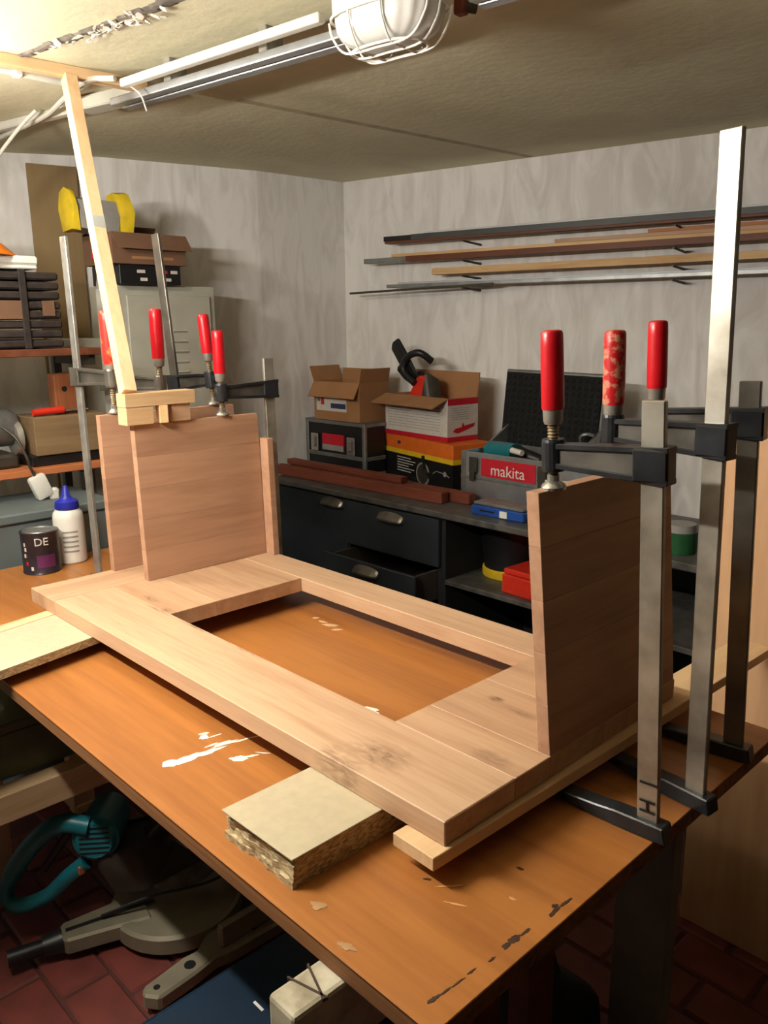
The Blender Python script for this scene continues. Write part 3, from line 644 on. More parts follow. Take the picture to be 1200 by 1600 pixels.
mb = MB().box(-.028, -.008, 1.63, 2.19, 0, CZ - .0265).box(1.12, 1.14, 1.63, 2.19, 0, CZ - .0265).box(-.008, 1.12, 2.17, 2.19, 0, CZ - .0265).box(-.008, 1.12, 1.64, 2.17, .06, .08)
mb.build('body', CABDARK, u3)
MB().box(-.0075, 1.1195, 1.625, 2.165, .497, .517, bev=.002).build('shelf', WORKTOP, u3)
t = thing('black_bucket', 'black bucket with a yellow base ring inside the open cabinet', 'bucket', (.130, 1.885, .5175))
MB().lathe([(0, 0), (.118, 0), (.12, .004), (.12, .032), (.116, .036), (0, .036)], 28).build('yellow_ring', PRYELLOW, t, True)
MB().lathe([(0, .0362), (.113, .0362), (.128, .19), (.132, .2), (.132, .21), (.125, .21), (.110, .05), (0, .05)], 28).build('bucket_body', BLACK, t, True)
t = thing('red_plastic_case', 'red plastic case with a grey latch on the cabinet shelf', 'case', (.372, 1.735, .5175), (0, 0, -.05))
MB().box(-.115, .20, -.08, .10, 0, .075, bev=.005).build('case_bottom', REDPL, t)
MB().box(-.112, .197, -.076, .10, .0755, .098, bev=.006).build('case_lid', REDPL, t)
MB().box(.045, .075, -.086, -.0805, .02, .075, bev=.002).build('latch', PRGREY, t)
for k, (x, y, a, l) in enumerate(((.28, 1.90, .1, .3), (.34, 1.74, -.1, .25), (.50, 1.84, .1, .2))):
    single(MB().box(-l / 2, l / 2, -.02, .02, 0, .03, bev=.004), 'loose_tool', [CARDD, SAWDARK, ALUD][k], ['brown packet lying at the bottom of the open cabinet', 'dark tool lying at the bottom of the open cabinet', 'pale metal tool lying at the bottom of the open cabinet'][k], 'tool', (x, y, .0803), (0, 0, a))
single(MB().box(-.02, .02, -.01, .01, 0, .012, bev=.002), 'white_label_tag', WHITEP, 'tiny white tag at the bottom of the open cabinet', 'tag', (.36, 1.66, .0803), (0, 0, .4))

# red-brown beams lying on the counter
GB = 'red-brown timbers on the counter'
single(MB().box(-.56, .54, -.024, .024, 0, .048, bev=.003), 'timber_beam', MAHOG, 'red-brown squared timber at the front of the counter', 'beam', (-.655, 1.725, CZ + .0002), (0, 0, .035), group=GB)
single(MB().box(-.56, .60, -.024, .024, 0, .045, bev=.003), 'timber_beam', MAHOG, 'red-brown squared timber just behind the front one', 'beam', (-.62, 1.790, CZ + .0002), (0, 0, .03), group=GB)
single(MB().box(-.40, .40, -.022, .022, 0, .026, bev=.003), 'timber_beam', MAHOG, 'red-brown timber lying on top of the other two', 'beam', (-.78, 1.762, CZ + .0486), (0, 0, .02), group=GB)

# flight case
t = thing('flight_case', 'black flight case with aluminium edges, butterfly catches and red label', 'case', (-.975, 2.005, CZ))
X0, X1, Y0, Y1, H = -.265, .190, -.095, .045, .262
MB().box(X0 + .004, X1 - .004, Y0 + .004, Y1 - .004, .003, H - .003).build('shell', BLACK, t)
e_ = .009
for z in (0, .078, .088, H - .018):
    MB().box(X0 - .002, X1 + .002, Y0 - .002, Y0 + .01, z, z + (.018 if z in (0, H - .018) else .009), bev=.002).build('edge_profile', ALUD, t)
    MB().box(X1 - .01, X1 + .002, Y0, Y1, z, z + (.018 if z in (0, H - .018) else .009), bev=.002).build('edge_profile', ALUD, t)
for x in (X0, X1 - .02): MB().box(x - .001, x + .021, Y0 - .003, Y0 + .015, 0, H, bev=.003).build('corner_profile', ALUD, t)
MB().box(X0 - .002, X1 + .002, Y0 - .002, Y1, H - .004, H, bev=.001).build('lid_plate', ALUD, t)
for x in (-.19, .09):
    c_ = MB().box(x - .03, x + .03, Y0 - .008, Y0 - .002, .10, .19, bev=.004).build('butterfly_catch', CHROME, t)
    MB().box(x - .014, x + .014, Y0 - .018, Y0 - .008, .12, .175, bev=.004).build('wing', CHROME, c_)
MB().box(-.13, .035, Y0 - .004, Y0 + .004, .115, .195).build('red_label', PRRED, t)
MB().box(-.13, .035, Y0 - .005, Y0 + .003, .112, .14).build('label_footer', PRGREY, t)

def carton(name, label, loc, rz, w_, d_, h, flaps, mat_f=CARD, cat='box'):
    """open carton: four thin walls, bottom and flaps. flaps: dict side->(angle from vertical outwards, length)"""
    t = thing(name, label, cat, loc, (0, 0, rz)); th = .005
    MB().box(-w_ / 2, w_ / 2, 0, d_, 0, th).build('bottom', mat_f, t)
    MB().box(-w_ / 2, w_ / 2, 0, th, th, h).build('wall', mat_f, t); MB().box(-w_ / 2, w_ / 2, d_ - th, d_, th, h).build('wall', mat_f, t)
    MB().box(-w_ / 2, -w_ / 2 + th, th, d_ - th, th, h).build('wall', mat_f, t); MB().box(w_ / 2 - th, w_ / 2, th, d_ - th, th, h).build('wall', mat_f, t)
    for s, (a, l) in flaps.items():
        mb = MB()
        if s in 'fb':
            mb.box(-w_ / 2, w_ / 2, -th / 2, th / 2, 0, l); M = Matrix.Translation((0, th / 2 if s == 'f' else d_ - th / 2, h)) @ Matrix.Rotation(a if s == 'f' else -a, 4, 'X')
        else:
            mb.box(-th / 2, th / 2, 0, d_, 0, l); M = Matrix.Translation((-w_ / 2 + th / 2 if s == 'l' else w_ / 2 - th / 2, 0, h)) @ Matrix.Rotation(-a if s == 'l' else a, 4, 'Y')
        bmesh.ops.transform(mb.bm, matrix=M, verts=mb.bm.verts); mb.build('flap', mat_f, t)
    return t
sc_ = carton('small_carton', 'small open cardboard carton with a white shipping label on the flight case', (-1.01, 1.925, CZ + H + .001), .02, .34, .20, .19, {'f': (2.62, .085), 'b': (.2, .06), 'r': (.2, .07), 'l': (.4, .08)})
lb = MB().box(-.15, .075, -.0015, -.0002, .045, .135).build('shipping_label', PRWHITE, sc_)
MB().box(-.04, .07, -.0025, -.0016, .06, .085).build('dark_print', PRBLUE, lb); MB().box(-.145, -.12, -.0025, -.0016, .09, .13).build('green_print', GREEND, lb); MB().box(-.115, -.09, -.0025, -.0016, .075, .12).build('red_print', PRRED, lb)

# grinder box, big carton on it
RZ = -.22
t = thing('grinder_box', 'orange yellow and black printed tool box with a grinder picture', 'box', (-.25, 1.945, CZ + .0008), (0, 0, RZ))
bw, bd, bh = .66, .22, .205
MB().box(-bw, 0, 0, bd, .002, bh, bev=.002).build('box_body', PRORANGE, t)
MB().box(-bw - .0004, .0006, -.0012, .1, .0, .118).build('black_print', PRBLACK, t)
MB().box(-bw - .0006, .0008, -.0016, .1, .118, .14).build('yellow_print', PRYELLOW, t)
for k, l in enumerate((.12, .16, .14, .10, .15, .12)): MB().box(-.46, -.46 + l, -.002, -.0012, .10 - k * .013, .104 - k * .013).build('text_line', PRWHITE, t)
MB().box(-.455, -.43, -.002, -.0012, .165, .18).build('small_logo', PRBLUE, t)
def disc(mb, x, z, r, y=-.003, n=28, r2=None):
    return mb.lathe([(0, 0), (r, 0), (r, .0012), (0, .0012)], n, Matrix.Translation((x, y, z)) @ Matrix.Rotation(PI / 2, 4, 'X'))
disc(MB(), -.235, .045, .055, -.0020).build('picture_disc', PRGREY, t)
disc(MB(), -.235, .045, .046, -.0026).build('picture_disc', SAWDARK, t)
MB().hull([(-.21, -.0040, .055), (-.04, -.0040, .09), (-.02, -.0040, .07), (-.02, -.0040, .03), (-.16, -.0040, .03), (-.21, -.0032, .03), (-.21, -.0032, .055), (-.04, -.0032, .09), (-.02, -.0032, .07), (-.02, -.0032, .03), (-.16, -.0032, .03)]).build('picture_grinder', BLACK, t)
MB().hull([(-.23, -.0048, .07), (-.245, -.0048, .13), (-.22, -.0048, .135), (-.205, -.0048, .07), (-.23, -.004, .07), (-.245, -.004, .13), (-.22, -.004, .135), (-.205, -.004, .07)]).build('picture_handle', BLACK, t)
MB().tube([(-.15, -.005, .06), (-.12, -.005, .075), (-.05, -.005, .07), (-.02, -.005, .06)], .002, 6).build('picture_guard', PRGREY, t)
disc(MB(), -.055, .07, .012, -.0042).build('picture_knob', PRGREY, t)
ca = carton('big_carton', 'large open white carton with red print holding a chainsaw', (-.563, 2.03, CZ + bh + .002), -.12, .46, .185, .195, {'f': (1.95, .10), 'b': (.12, .11)}, CARD)
MB().box(-.2295, .2295, -.0016, -.0001, .0, .194).build('white_print', PRWHITE, ca)
MB().box(.2301, .2316, -.001, .185, .0, .194).build('white_print', PRWHITE, ca)
MB().box(-.2296, .2318, -.0024, -.0017, .0, .022).build('red_stripe', PRRED, ca)
MB().box(.2317, .2326, -.001, .185, .0, .022).build('red_stripe', PRRED, ca)
MB().box(.2317, .2326, -.001, .185, .165, .194).build('red_stripe', PRRED, ca)
for k in range(9): MB().box(-.21, .18, -.0022, -.0017, .045 + k * .013, .0475 + k * .013).build('text_line', PRGREY, ca)
for k in range(6): MB().box(.2317, .2322, .02, .13, .10 + k * .010, .1025 + k * .010).build('text_line', PRGREY, ca)
pic = [(.03, .045), (.045, .058), (.085, .064), (.09, .085), (.10, .068), (.165, .078), (.16, .062), (.10, .045), (.06, .036)]
MB().prism(pic, 0, .001, Matrix.Translation((.2318, 0, 0)) @ Matrix(((0, 0, 1, 0), (1, 0, 0, 0), (0, 1, 0, 0), (0, 0, 0, 1)))).build('picture_saw', PRRED, ca)
cs = thing('chainsaw', 'black and red chainsaw sticking out of the white carton', 'chainsaw', (-.635, 2.105, CZ + bh + .008), (0, 0, -.12))
cs.scale = (1.12, 1.0, 1.12)
MB().box(-.02, .14, -.06, .06, .0, .17, bev=.02, seg=2).hull([(.0, -.05, .16), (.12, -.05, .16), (.0, .05, .16), (.12, .05, .16), (.04, -.03, .25), (.10, -.03, .25), (.04, .03, .25), (.10, .03, .25)], bev=.008).build('red_body', REDPL, cs, True)
MB().tube(arc([(.03, 0, .24), (-.03, 0, .245), (-.07, 0, .27), (-.09, .0, .285)], 5), [.03] * 15 + [.024], 10).build('rear_handle', BLACK, cs, True)
MB().tube(arc([(.05, -.05, .22), (-.02, -.055, .27), (.0, -.05, .325), (.06, -.03, .345), (.09, .02, .31)], 5), .015, 10).build('front_handle', BLACK, cs, True)
MB().hull([(-.01, -.035, .26), (.05, -.035, .24), (-.01, -.015, .26), (.05, -.015, .24), (-.125, -.035, .385), (-.085, -.035, .405), (-.125, -.015, .385), (-.085, -.015, .405), (-.135, -.03, .355), (-.05, -.03, .26), (.03, -.03, .285)], bev=.006).build('guide_bar_cover', BLACK, cs, True)
MB().hull([(.09, -.05, .17), (.15, -.05, .14), (.09, .03, .17), (.15, .03, .14), (.11, -.04, .28), (.14, .02, .24)], bev=.006).build('motor_cover', SAWDARK, cs, True)

# silver machine case with open lid
t = thing('machine_case', 'open aluminium machine case with red nameplate and black foam lid', 'case', (.09, 1.875, CZ), (0, 0, -.005))
cw, cd, chh = .48, .30, .205
mb = MB().box(-.23, .25, 0, .012, .002, chh, bev=.003).box(-.23, .25, cd - .012, cd, .002, chh, bev=.003).box(-.23, -.218, .012, cd - .012, .002, chh).box(.238, .25, .012, cd - .012, .002, chh).box(-.218, .238, .012, cd - .012, .002, .014)
mb.build('case_body', ALU, t)
for x in (-.23, .226): MB().box(x - .003, x + .027, -.003, .012, 0, chh + .001, bev=.004).build('corner_profile', ALUD, t)
MB().box(-.233, .253, -.004, .004, .092, .104, bev=.002).build('seam_profile', ALUD, t)
MB().box(-.12, .155, -.004, .0, .11, .185).build('nameplate', PRRED, t)
text('makita', .066, WHITEP, t, face_M((.018, -.0042, .140), (0, -1, 0)), 'nameplate_lettering', .0008)
for x in (-.16, .19):
    l_ = MB().box(x - .022, x + .022, -.013, -.003, .12, .185, bev=.004).build('latch', SAWDARK, t); MB().box(x - .014, x + .014, -.017, -.012, .085, .13, bev=.003).build('hook', SAWDARK, l_)
LM = Matrix.Translation((.0, cd + .005, chh - .01)) @ Matrix.Rotation(-.10, 4, 'X') @ Matrix.Rotation(.015, 4, 'Y')
lid = MB().box(-.27, .245, 0, .045, .0, .335, LM, .006).build('lid', ALUD, t)
mb = MB().box(-.255, .23, -.012, .004, .012, .322, LM)
for i in range(16):
    for j in range(11):
        x = -.245 + i * .0305 + .004; z = .022 + j * .028
        mb.hull([(x - .013, -.011, z - .012), (x + .013, -.011, z - .012), (x + .013, -.011, z + .012), (x - .013, -.011, z + .012), (x, -.024, z)], LM)
mb.build('foam_lining', BLACKF, lid)
MB().tube(arc([(.19, .28, .21), (.195, .24, .27), (.22, .24, .29), (.245, .26, .285)], 5), .007, 8).build('strap', ALUD, t, True)
for k in range(2): MB().hull([(-.225 + k * .46, cd - .01, .205), (-.215 + k * .46, cd - .01, .205), (-.225 + k * .46, cd + .02, .30), (-.215 + k * .46, cd + .02, .30), (-.225 + k * .46, .12, .20), (-.215 + k * .46, .12, .20)]).build('lid_stay', ALUD, t)
t = thing('power_tool', 'teal and black power tool lying in the open aluminium case', 'tool', (.03, 2.01, CZ + .0145))
MB().cyl((-.13, .02, .175), (.04, -.03, .19), .045, .04, 18).build('motor_housing', TEAL, t, True)
MB().tube([(.03, -.03, .19), (.10, -.04, .185), (.15, -.02, .17)], [.036, .026, .022], 12).build('gear_head', BLACK, t, True)
MB().box(-.16, .17, -.085, .085, 0, .14, bev=.01).build('foam_insert', BLACKF, t)
MB().tube([(.06, -.09, .21), (.12, -.10, .205)], .012, 10).build('white_cord_plug', WHITEP, t, True)
single(MB().box(-.045, .045, -.004, .004, 0, .15, Matrix.Rotation(-.35, 4, 'X'), .002), 'manual_sheet', PRWHITE, 'pale blue-white booklet leaning against the aluminium case by the red handle', 'booklet', (.375, 1.80, CZ + .002), (0, 0, .3))
t = thing('blue_box', 'flat blue plastic box with grey lid in front of the aluminium case', 'box', (.20, 1.725, CZ), (0, 0, .02))
MB().box(-.115, .135, -.05, .06, 0, .038, bev=.005).build('box_body', BLUEP, t)
MB().box(-.108, .128, -.044, .054, .0385, .052, bev=.004).build('lid', ALUD, t)
MB().box(.025, .06, -.0525, -.0502, .006, .032).build('white_sticker', WHITEP, t)
MB().box(-.07, .0, -.0512, -.0502, .018, .024).build('print', PRBLACK, t)

# ------------------------------------------------------------------ pale sheets standing behind the bench on the right
single(MB().box(-.30, .62, 0, .019, 0, 1.335, bev=.001), 'plywood_sheet', PLYPALE, 'tall pale plywood sheet standing behind the bench at the right edge', 'sheet', (1.60, 1.10, 0.0), (.0, 0, 0))
single(MB().box(-.20, .20, 0, .019, 0, .9, bev=.001), 'plywood_offcut', PLYPALE, 'lower plywood offcut leaning behind the tall sheet', 'sheet', (1.75, 1.125, 0), (.0, 0, 0))
t = thing('green_tin', 'green tin with a pale lid standing on the counter behind the clamps', 'tin', (.93, 1.72, CZ))
MB().lathe([(0, 0), (.05, 0), (.052, .004), (.052, .07), (0, .07)], 20).build('tin_body', plain('green_tin_paint', (40, 92, 56), .4), t, True)
MB().lathe([(0, .0702), (.048, .0702), (.046, .095), (0, .097)], 20).build('lid', PRGREY, t, True)

# ------------------------------------------------------------------ left side: shelf, locker, boxes, cabinet
t = thing('wooden_shelf', 'two-tier wooden shelf full of tools at the left edge', 'shelf')
MB().box(-1.12, -.745, -.35, .60, 1.437, 1.462, bev=.002).build('shelf_board', BROWNB, t)
MB().box(-1.12, -.745, -.35, .60, 1.030, 1.053, bev=.002).build('shelf_board', wood('shelf_edge_wood', (190, 118, 74), (150, 84, 50), 1, 4), t)
for y in (-.345, .562):
    MB().box(-1.12, -1.09, y, y + .03, 0, 1.437, bev=.002).build('post', BLUEGREY, t)
    MB().box(-1.09, -.90, y + .004, y + .026, .99, 1.03).build('bracket', SAWDARK, t)
    MB().box(-1.09, -.78, y + .004, y + .026, 1.40, 1.437).build('bracket', SAWDARK, t)
t = thing('wicker_crate', 'dark wicker crate with odds and ends on the upper shelf', 'crate', (-.925, .15, 1.4625))
for k in range(8):
    z = .004 + k * .032
    MB().box(-.16, .16, -.33, .325, z, z + .026, bev=.006).build('woven_band', WICKER, t)
for y in (-.25, -.1, .05, .2): MB().box(.158, .168, y - .012, y + .012, .0, .262, bev=.003).build('upright', WICKER, t)
MB().box(.160, .166, .10, .20, .10, .16).build('paper_scrap', CARDD, t); MB().box(.160, .166, .26, .30, .11, .16).build('paper_scrap', CARDD, t)
t = thing('white_tray', 'flat off-white plastic tray on top of the wicker crate', 'tray', (-.92, .11, 1.7255))
MB().box(-.15, .15, -.33, .30, 0, .012, bev=.004).build('tray_floor', WHITEP, t)
MB().box(-.155, .155, -.335, .305, .012, .042, bev=.008).build('tray_rim', WHITEP, t)
single(MB().lathe([(.0, .115), (.03, .11), (.09, .085), (.15, .04), (.19, .004), (.195, 0), (0, 0)], 28), 'orange_cone', ORANGE, 'orange plastic cone lying on the white tray', 'cover', (-.90, .19, 1.768), smooth=True)
single(MB().box(-.006, .006, -.10, .10, 0, 2.2, bev=.001), 'hardboard_sheet', wood('tan_hardboard', (150, 126, 88), (132, 108, 74), 2, 2), 'tall tan hardboard sheet standing upright against the left wall', 'sheet', (-1.50, .80, 0), (0, 0, .43 - PI / 2 + PI / 2 - .65))

t = thing('bench_grinder', 'grey bench grinder on the middle shelf at the left edge', 'grinder', (-.90, .20, 1.0535))
MB().box(-.08, .08, -.10, .10, 0, .05, bev=.01).build('foot', SAWDARK, t)
MB().lathe([(0, -.12), (.05, -.12), (.07, -.09), (.07, .07), (.055, .10), (0, .10)], 24, Matrix.Translation((0, 0, .14)) @ Matrix.Rotation(PI / 2, 4, 'X')).build('motor', ALUD, t, True)
MB().lathe([(0, 0), (.085, 0), (.085, .025), (0, .025)], 26, Matrix.Translation((0, -.12, .14)) @ Matrix.Rotation(PI / 2, 4, 'X')).build('wheel_guard', SAWDARK, t, True)
MB().lathe([(0, 0), (.06, 0), (.062, .02), (0, .022)], 26, Matrix.Translation((.03, .10, .10)) @ Matrix.Rotation(-PI / 2, 4, 'X')).build('wheel', GALV, t, True)
MB().tube(arc([(.0, .02, .20), (.02, .04, .25), (.0, .05, .28)], 4), .02, 10).build('lamp_neck', SAWDARK, t, True)
single(MB().box(-.1, .1, -.15, .14, 0, .038, bev=.004), 'black_tray', BLACK, 'black tray under the plywood box on the middle shelf', 'tray', (-.89, .48, 1.0535))
single(MB().box(-.09, .10, -.13, .135, 0, .135, bev=.002), 'plywood_box', wood('shade_darkened_plywood', (146, 122, 90), (122, 98, 70), 1, 3), 'plain plywood box on the middle shelf, chisel lying on it', 'box', (-.88, .475, 1.0920))  # plywood colour darkened to carry the shade on this side of the room
t = thing('chisel', 'chisel with a red handle lying on the plywood box', 'chisel', (-.82, .36, 1.2415))
MB().cyl((0, 0, 0), (.0, .11, .003), .0125, .0125, 14).build('handle', REDPL, t, True)
MB().box(-.008, .008, .11, .20, -.002, .003).build('blade', CHROME, t)
t = thing('wooden_plane', 'upright brown wooden block with a dark hole on the plywood box', 'block', (-.86, .50, 1.2273))
MB().box(-.03, .03, -.05, .05, 0, .145, bev=.004).build('block', wood('warm_brown_block', (150, 92, 58), (118, 66, 40), 2, 5), t)
MB().lathe([(0, 0), (.010, 0), (.010, .003), (0, .003)], 14, Matrix.Translation((.0285, -.015, .09)) @ Matrix.Rotation(PI / 2, 4, 'Y')).build('hole', BLACK, t)
t = thing('cable_plug', 'white extension socket hanging by its cable from the middle shelf', 'socket', (-.715, .335, .957))
MB().box(-.018, .018, -.03, .03, .0, .085, Matrix.Rotation(.35, 4, 'X'), .01, 2).build('socket_body', WHITEP, t, True)
MB().box(-.014, .014, .012, .045, -.012, .03, bev=.006).build('plug', WHITEP, t, True)
MB().tube(arc([(0, -.03, .08), (0, -.045, .12), (-.0, -.05, .145), (-.02, -.07, .21), (-.06, -.10, .25)], 5), .005, 8).build('cable', SAWDARK, t, True)

t = thing('blue_grey_chest', 'blue-grey painted chest with a lipped lid behind the paint can', 'chest', (-.72, 0, 0))
MB().box(-.17, .155, -.75, .50, 0, .915, bev=.004).build('chest_body', BLUEGREY, t)
MB().box(-.175, .167, -.755, .505, .9155, .95, bev=.006).build('lid', BLUEGREY, t)

t = thing('metal_locker', 'white metal locker with louvre slots against the left wall', 'locker', (-1.0, 1.02, 0))
MB().box(-.255, 0, -.215, .225, 0, 1.695, bev=.004).build('locker_body', GREYM, t)
d_ = MB().box(0, .012, -.185, .195, .08, 1.655, bev=.003).build('door', GREYM, t)
for k in range(5): MB().hull([(.012, -.0 + .01, 1.35 + k * .042), (.012, .075, 1.35 + k * .042), (.018, .01, 1.346 + k * .042), (.018, .075, 1.346 + k * .042), (.012, .01, 1.338 + k * .042), (.012, .075, 1.338 + k * .042)]).build('louvre', GREYM, d_)
t = thing('low_cabinet', 'lower pale grey metal cabinet between the shelf and the locker', 'cabinet', (-1.0, .71, 0))
MB().box(-.30, 0, -.085, .085, 0, 1.49, bev=.004).build('body', GREYM, t)
MB().box(0, .01, -.07, .07, .08, 1.45, bev=.003).build('door', GREYM, t)
t = thing('black_tool_box', 'black printed cardboard box on top of the white locker', 'box', (-1.0, .94, 1.6955))
MB().box(-.20, .04, -.14, .125, 0, .075, bev=.002).build('box_body', PRBLACK, t)
for k, (y, z, l, m) in enumerate(((-.05, .05, .035, PRWHITE), (-.04, .02, .03, PRWHITE), (.05, .05, .03, PRRED), (.06, .02, .04, PRWHITE), (.095, .05, .03, PRWHITE))):
    MB().box(.04, .0412, y - l / 2, y + l / 2, z - .006, z + .006).build('print', m, t)
t = thing('flattened_carton', 'open brown cardboard carton on the black box over the locker', 'box', (-1.0, .93, 1.7712))
MB().box(-.20, .05, -.16, .16, 0, .115, bev=.002).build('carton_body', CARDD, t)
MB().hull([(.051, -.16, .113), (.051, .16, .113), (.054, -.16, .116), (.054, .16, .116), (.085, -.15, .055), (.085, .17, .055), (.088, -.15, .055), (.088, .17, .055)]).build('front_flap', CARDD, t)
MB().hull([(-.20, -.16, .116), (-.20, .15, .116), (-.196, -.16, .116), (-.196, .15, .116), (-.13, -.15, .16), (-.13, .13, .16), (-.134, -.15, .158), (-.134, .13, .158)]).build('back_flap', CARDD, t)
MB().box(.0505, .0512, -.08, .10, .02, .03).build('print', CARD, t)
t = thing('yellow_sack', 'yellow and grey sack lying on the brown carton', 'sack', (-1.04, .80, 1.8876))
def bagpart(y0, y1, h, mat, nm, seed):
    rnd = random.Random(seed); pts = []
    for y in (y0, (y0 + y1) / 2, y1):
        for (x, z) in ((-.06, 0), (.06, 0), (.065, h * .5), (-.065, h * .5), (.04, h * .92), (-.04, h * .92), (.0, h)):
            pts.append((x + rnd.uniform(-.008, .008), y + rnd.uniform(-.008, .008), max(0, z + rnd.uniform(-.01, .01))))
    return MB().hull(pts).build(nm, mat, t, True)
bagpart(.03, .085, .15, YELLOW, 'yellow_end', 3)
bagpart(-.13, .029, .12, PRGREY, 'grey_middle', 5)
bagpart(-.155, -.131, .15, YELLOW, 'yellow_end', 6)
t = thing('white_bag', 'crumpled white bag with a red cap beside the brown carton', 'bag', (-.99, .715, 1.4905))
MB().blob((0, .03, .15), .035, .028, .15, .1, 3, 8).build('bag', PRGREY, t, True)
MB().lathe([(0, 0), (.028, 0), (.028, .022), (0, .024)], 16, Matrix.Translation((0, .02, .298))).build('cap', PRRED, t, True)

# paint can and glue bottle on the bench
t = thing('paint_can', 'dark printed paint can with a metal lid on the left end of the bench', 'can', (-.425, .192, TZ))
MB().lathe([(0, 0), (.056, 0), (.058, .003), (.056, .006), (.056, .124), (.058, .127), (.058, .131), (.053, .132), (0, .130)], 30).build('can_body', plain('can_print', (52, 46, 54), .35, .2, .25, 22), t, True)
MB().lathe([(0, .1302), (.050, .1302), (.048, .134), (.040, .134), (.038, .1315), (0, .1315)], 30).build('lid', ALUD, t, True)
cd_ = Vector((2.1115 + .425, -.7363 - .192, 0)).normalized(); ca_ = math.atan2(cd_.y, cd_.x)
def curved(mb_a0, a1, z0, z1, r, nm, mat, par):
    mb = MB(); n = 8; bm = mb.bm; A = []; B = []
    for i in range(n + 1):
        a = mb_a0 + (a1 - mb_a0) * i / n; A.append(bm.verts.new((r * math.cos(a), r * math.sin(a), z0))); B.append(bm.verts.new((r * math.cos(a), r * math.sin(a), z1)))
    for i in range(n): bm.faces.new((A[i], A[i + 1], B[i + 1], B[i]))
    return mb.build(nm, mat, par, True)
curved(ca_ - .25, ca_ + .75, .022, .062, .0567, 'purple_label', PURPLE, t)
for k, (a, z) in enumerate(((-1.0, .09), (-.95, .075), (-1.0, .055), (-.9, .03), (-.6, .015))): curved(ca_ + a, ca_ + a + .14, z, z + .012, .0567, 'print', PRWHITE if k != 3 else PRRED, t)
nv = Vector((math.cos(ca_ + .05), math.sin(ca_ + .05), 0)); text('DE', .034, PRWHITE, t, face_M(nv * .0545 + Vector((0, 0, .104)), nv), 'lettering', .003)
t = thing('glue_bottle', 'white glue bottle with a blue nozzle cap behind the paint can', 'bottle', (-.462, .303, TZ))
MB().lathe([(0, 0), (.044, 0), (.048, .005), (.048, .15), (.045, .165), (.036, .176), (0, .178)], 28).build('bottle_body', WHITEP, t, True)
MB().lathe([(0, .1785), (.037, .1785), (.038, .184), (.036, .202), (.022, .21), (.014, .218), (.007, .25), (.005, .252), (0, .252)], 24).build('nozzle_cap', BLUECAP, t, True)
for k in range(5): curved(ca_ - .5, ca_ + .5, .04 + k * .016, .046 + k * .016, .0487, 'text_line', PRGREY, t)

# ------------------------------------------------------------------ under the bench
t = thing('lower_rail', 'thick pine rail of the low stand under the bench at the left', 'rail', (.30, 0, 0))
MB().box(-.03, .022, -.62, .50, .433, .505, bev=.003).build('rail', PINE_Y, t)
MB().box(-.03, .02, .44, .50, 0, .433).build('foot', PINE_Z, t)
MB().box(-.03, .02, -.62, -.56, 0, .433).build('foot', PINE_Z, t)
t = thing('green_crate', 'dark green wooden crate on the low stand under the bench', 'crate', (.06, -.16, 0))
MB().box(-.24, .20, -.40, .42, .506, .62, bev=.004).build('crate_body', GREEND, t)
MB().box(-.245, .205, -.405, .425, .621, .645, bev=.004).build('lid_frame', GREEND, t)
MB().box(-.20, -.15, .0, .06, 0, .5055).build('support', PINE_Z, t)

# mitre saw
ms = thing('mitre_saw', 'teal-handled mitre saw standing on the red floor under the bench', 'saw', (.36, .16, 0))
MB().lathe([(0, .012), (.160, .012), (.168, .02), (.168, .058), (.160, .066), (.135, .066), (.132, .063), (0, .063)], 40).build('turntable', SAWGREY, ms, True)
aa = math.atan2(-.36, -.09)
MA = Matrix.Rotation(aa, 4, 'Z')
MB().prism([(.08, -.06), (.20, -.045), (.285, -.036), (.30, 0), (.285, .036), (.20, .045), (.08, .06)], .022, .068, MA, .006).build('mitre_arm', SAWGREY, ms)
MB().box(.06, .28, -.006, .006, .0675, .0695, MA).build('kerf_slot', BLACK, ms)
MB().cyl(MA @ Vector((.29, 0, .045)), MA @ Vector((.335, 0, .045)), .030, .024, 16).cyl(MA @ Vector((.335, 0, .045)), MA @ Vector((.415, 0, .045)), .0185, .021, 16).build('mitre_knob', BLACK, ms, True)
MB().prism([(.236, -.225), (.212, -.21), (.196, -.10), (.20, -.06), (.17, -.02), (.16, .06), (.17, .22), (.27, .24), (.262, .0), (.252, -.04), (.262, -.10), (.27, -.20)], .012, .052, None, .006).build('base_wing', SAWGREY, ms)
MB().prism([(-.14, .0), (.20, .0), (.20, .22), (-.14, .22)], .0, .0118).build('base_plate', SAWDARK, ms)
for (x, y, r_) in ((.238, -.19, .008), (.232, -.10, .014), (.235, .08, .010)): MB().lathe([(0, 0), (r_, 0), (r_, .002), (0, .002)], 14, Matrix.Translation((x, y, .0508))).build('bolt_hole', BLACK, ms)
MB().box(.225, .245, -.02, .22, .052, .115, bev=.006).build('fence', SAWGREY, ms)
MB().hull([(.02, .13, .06), (.12, .13, .06), (.02, .23, .06), (.12, .23, .06), (.0, .10, .28), (.07, .10, .28), (.0, .18, .28), (.07, .18, .28)], bev=.012).build('pivot_arm', SAWGREY, ms, True)
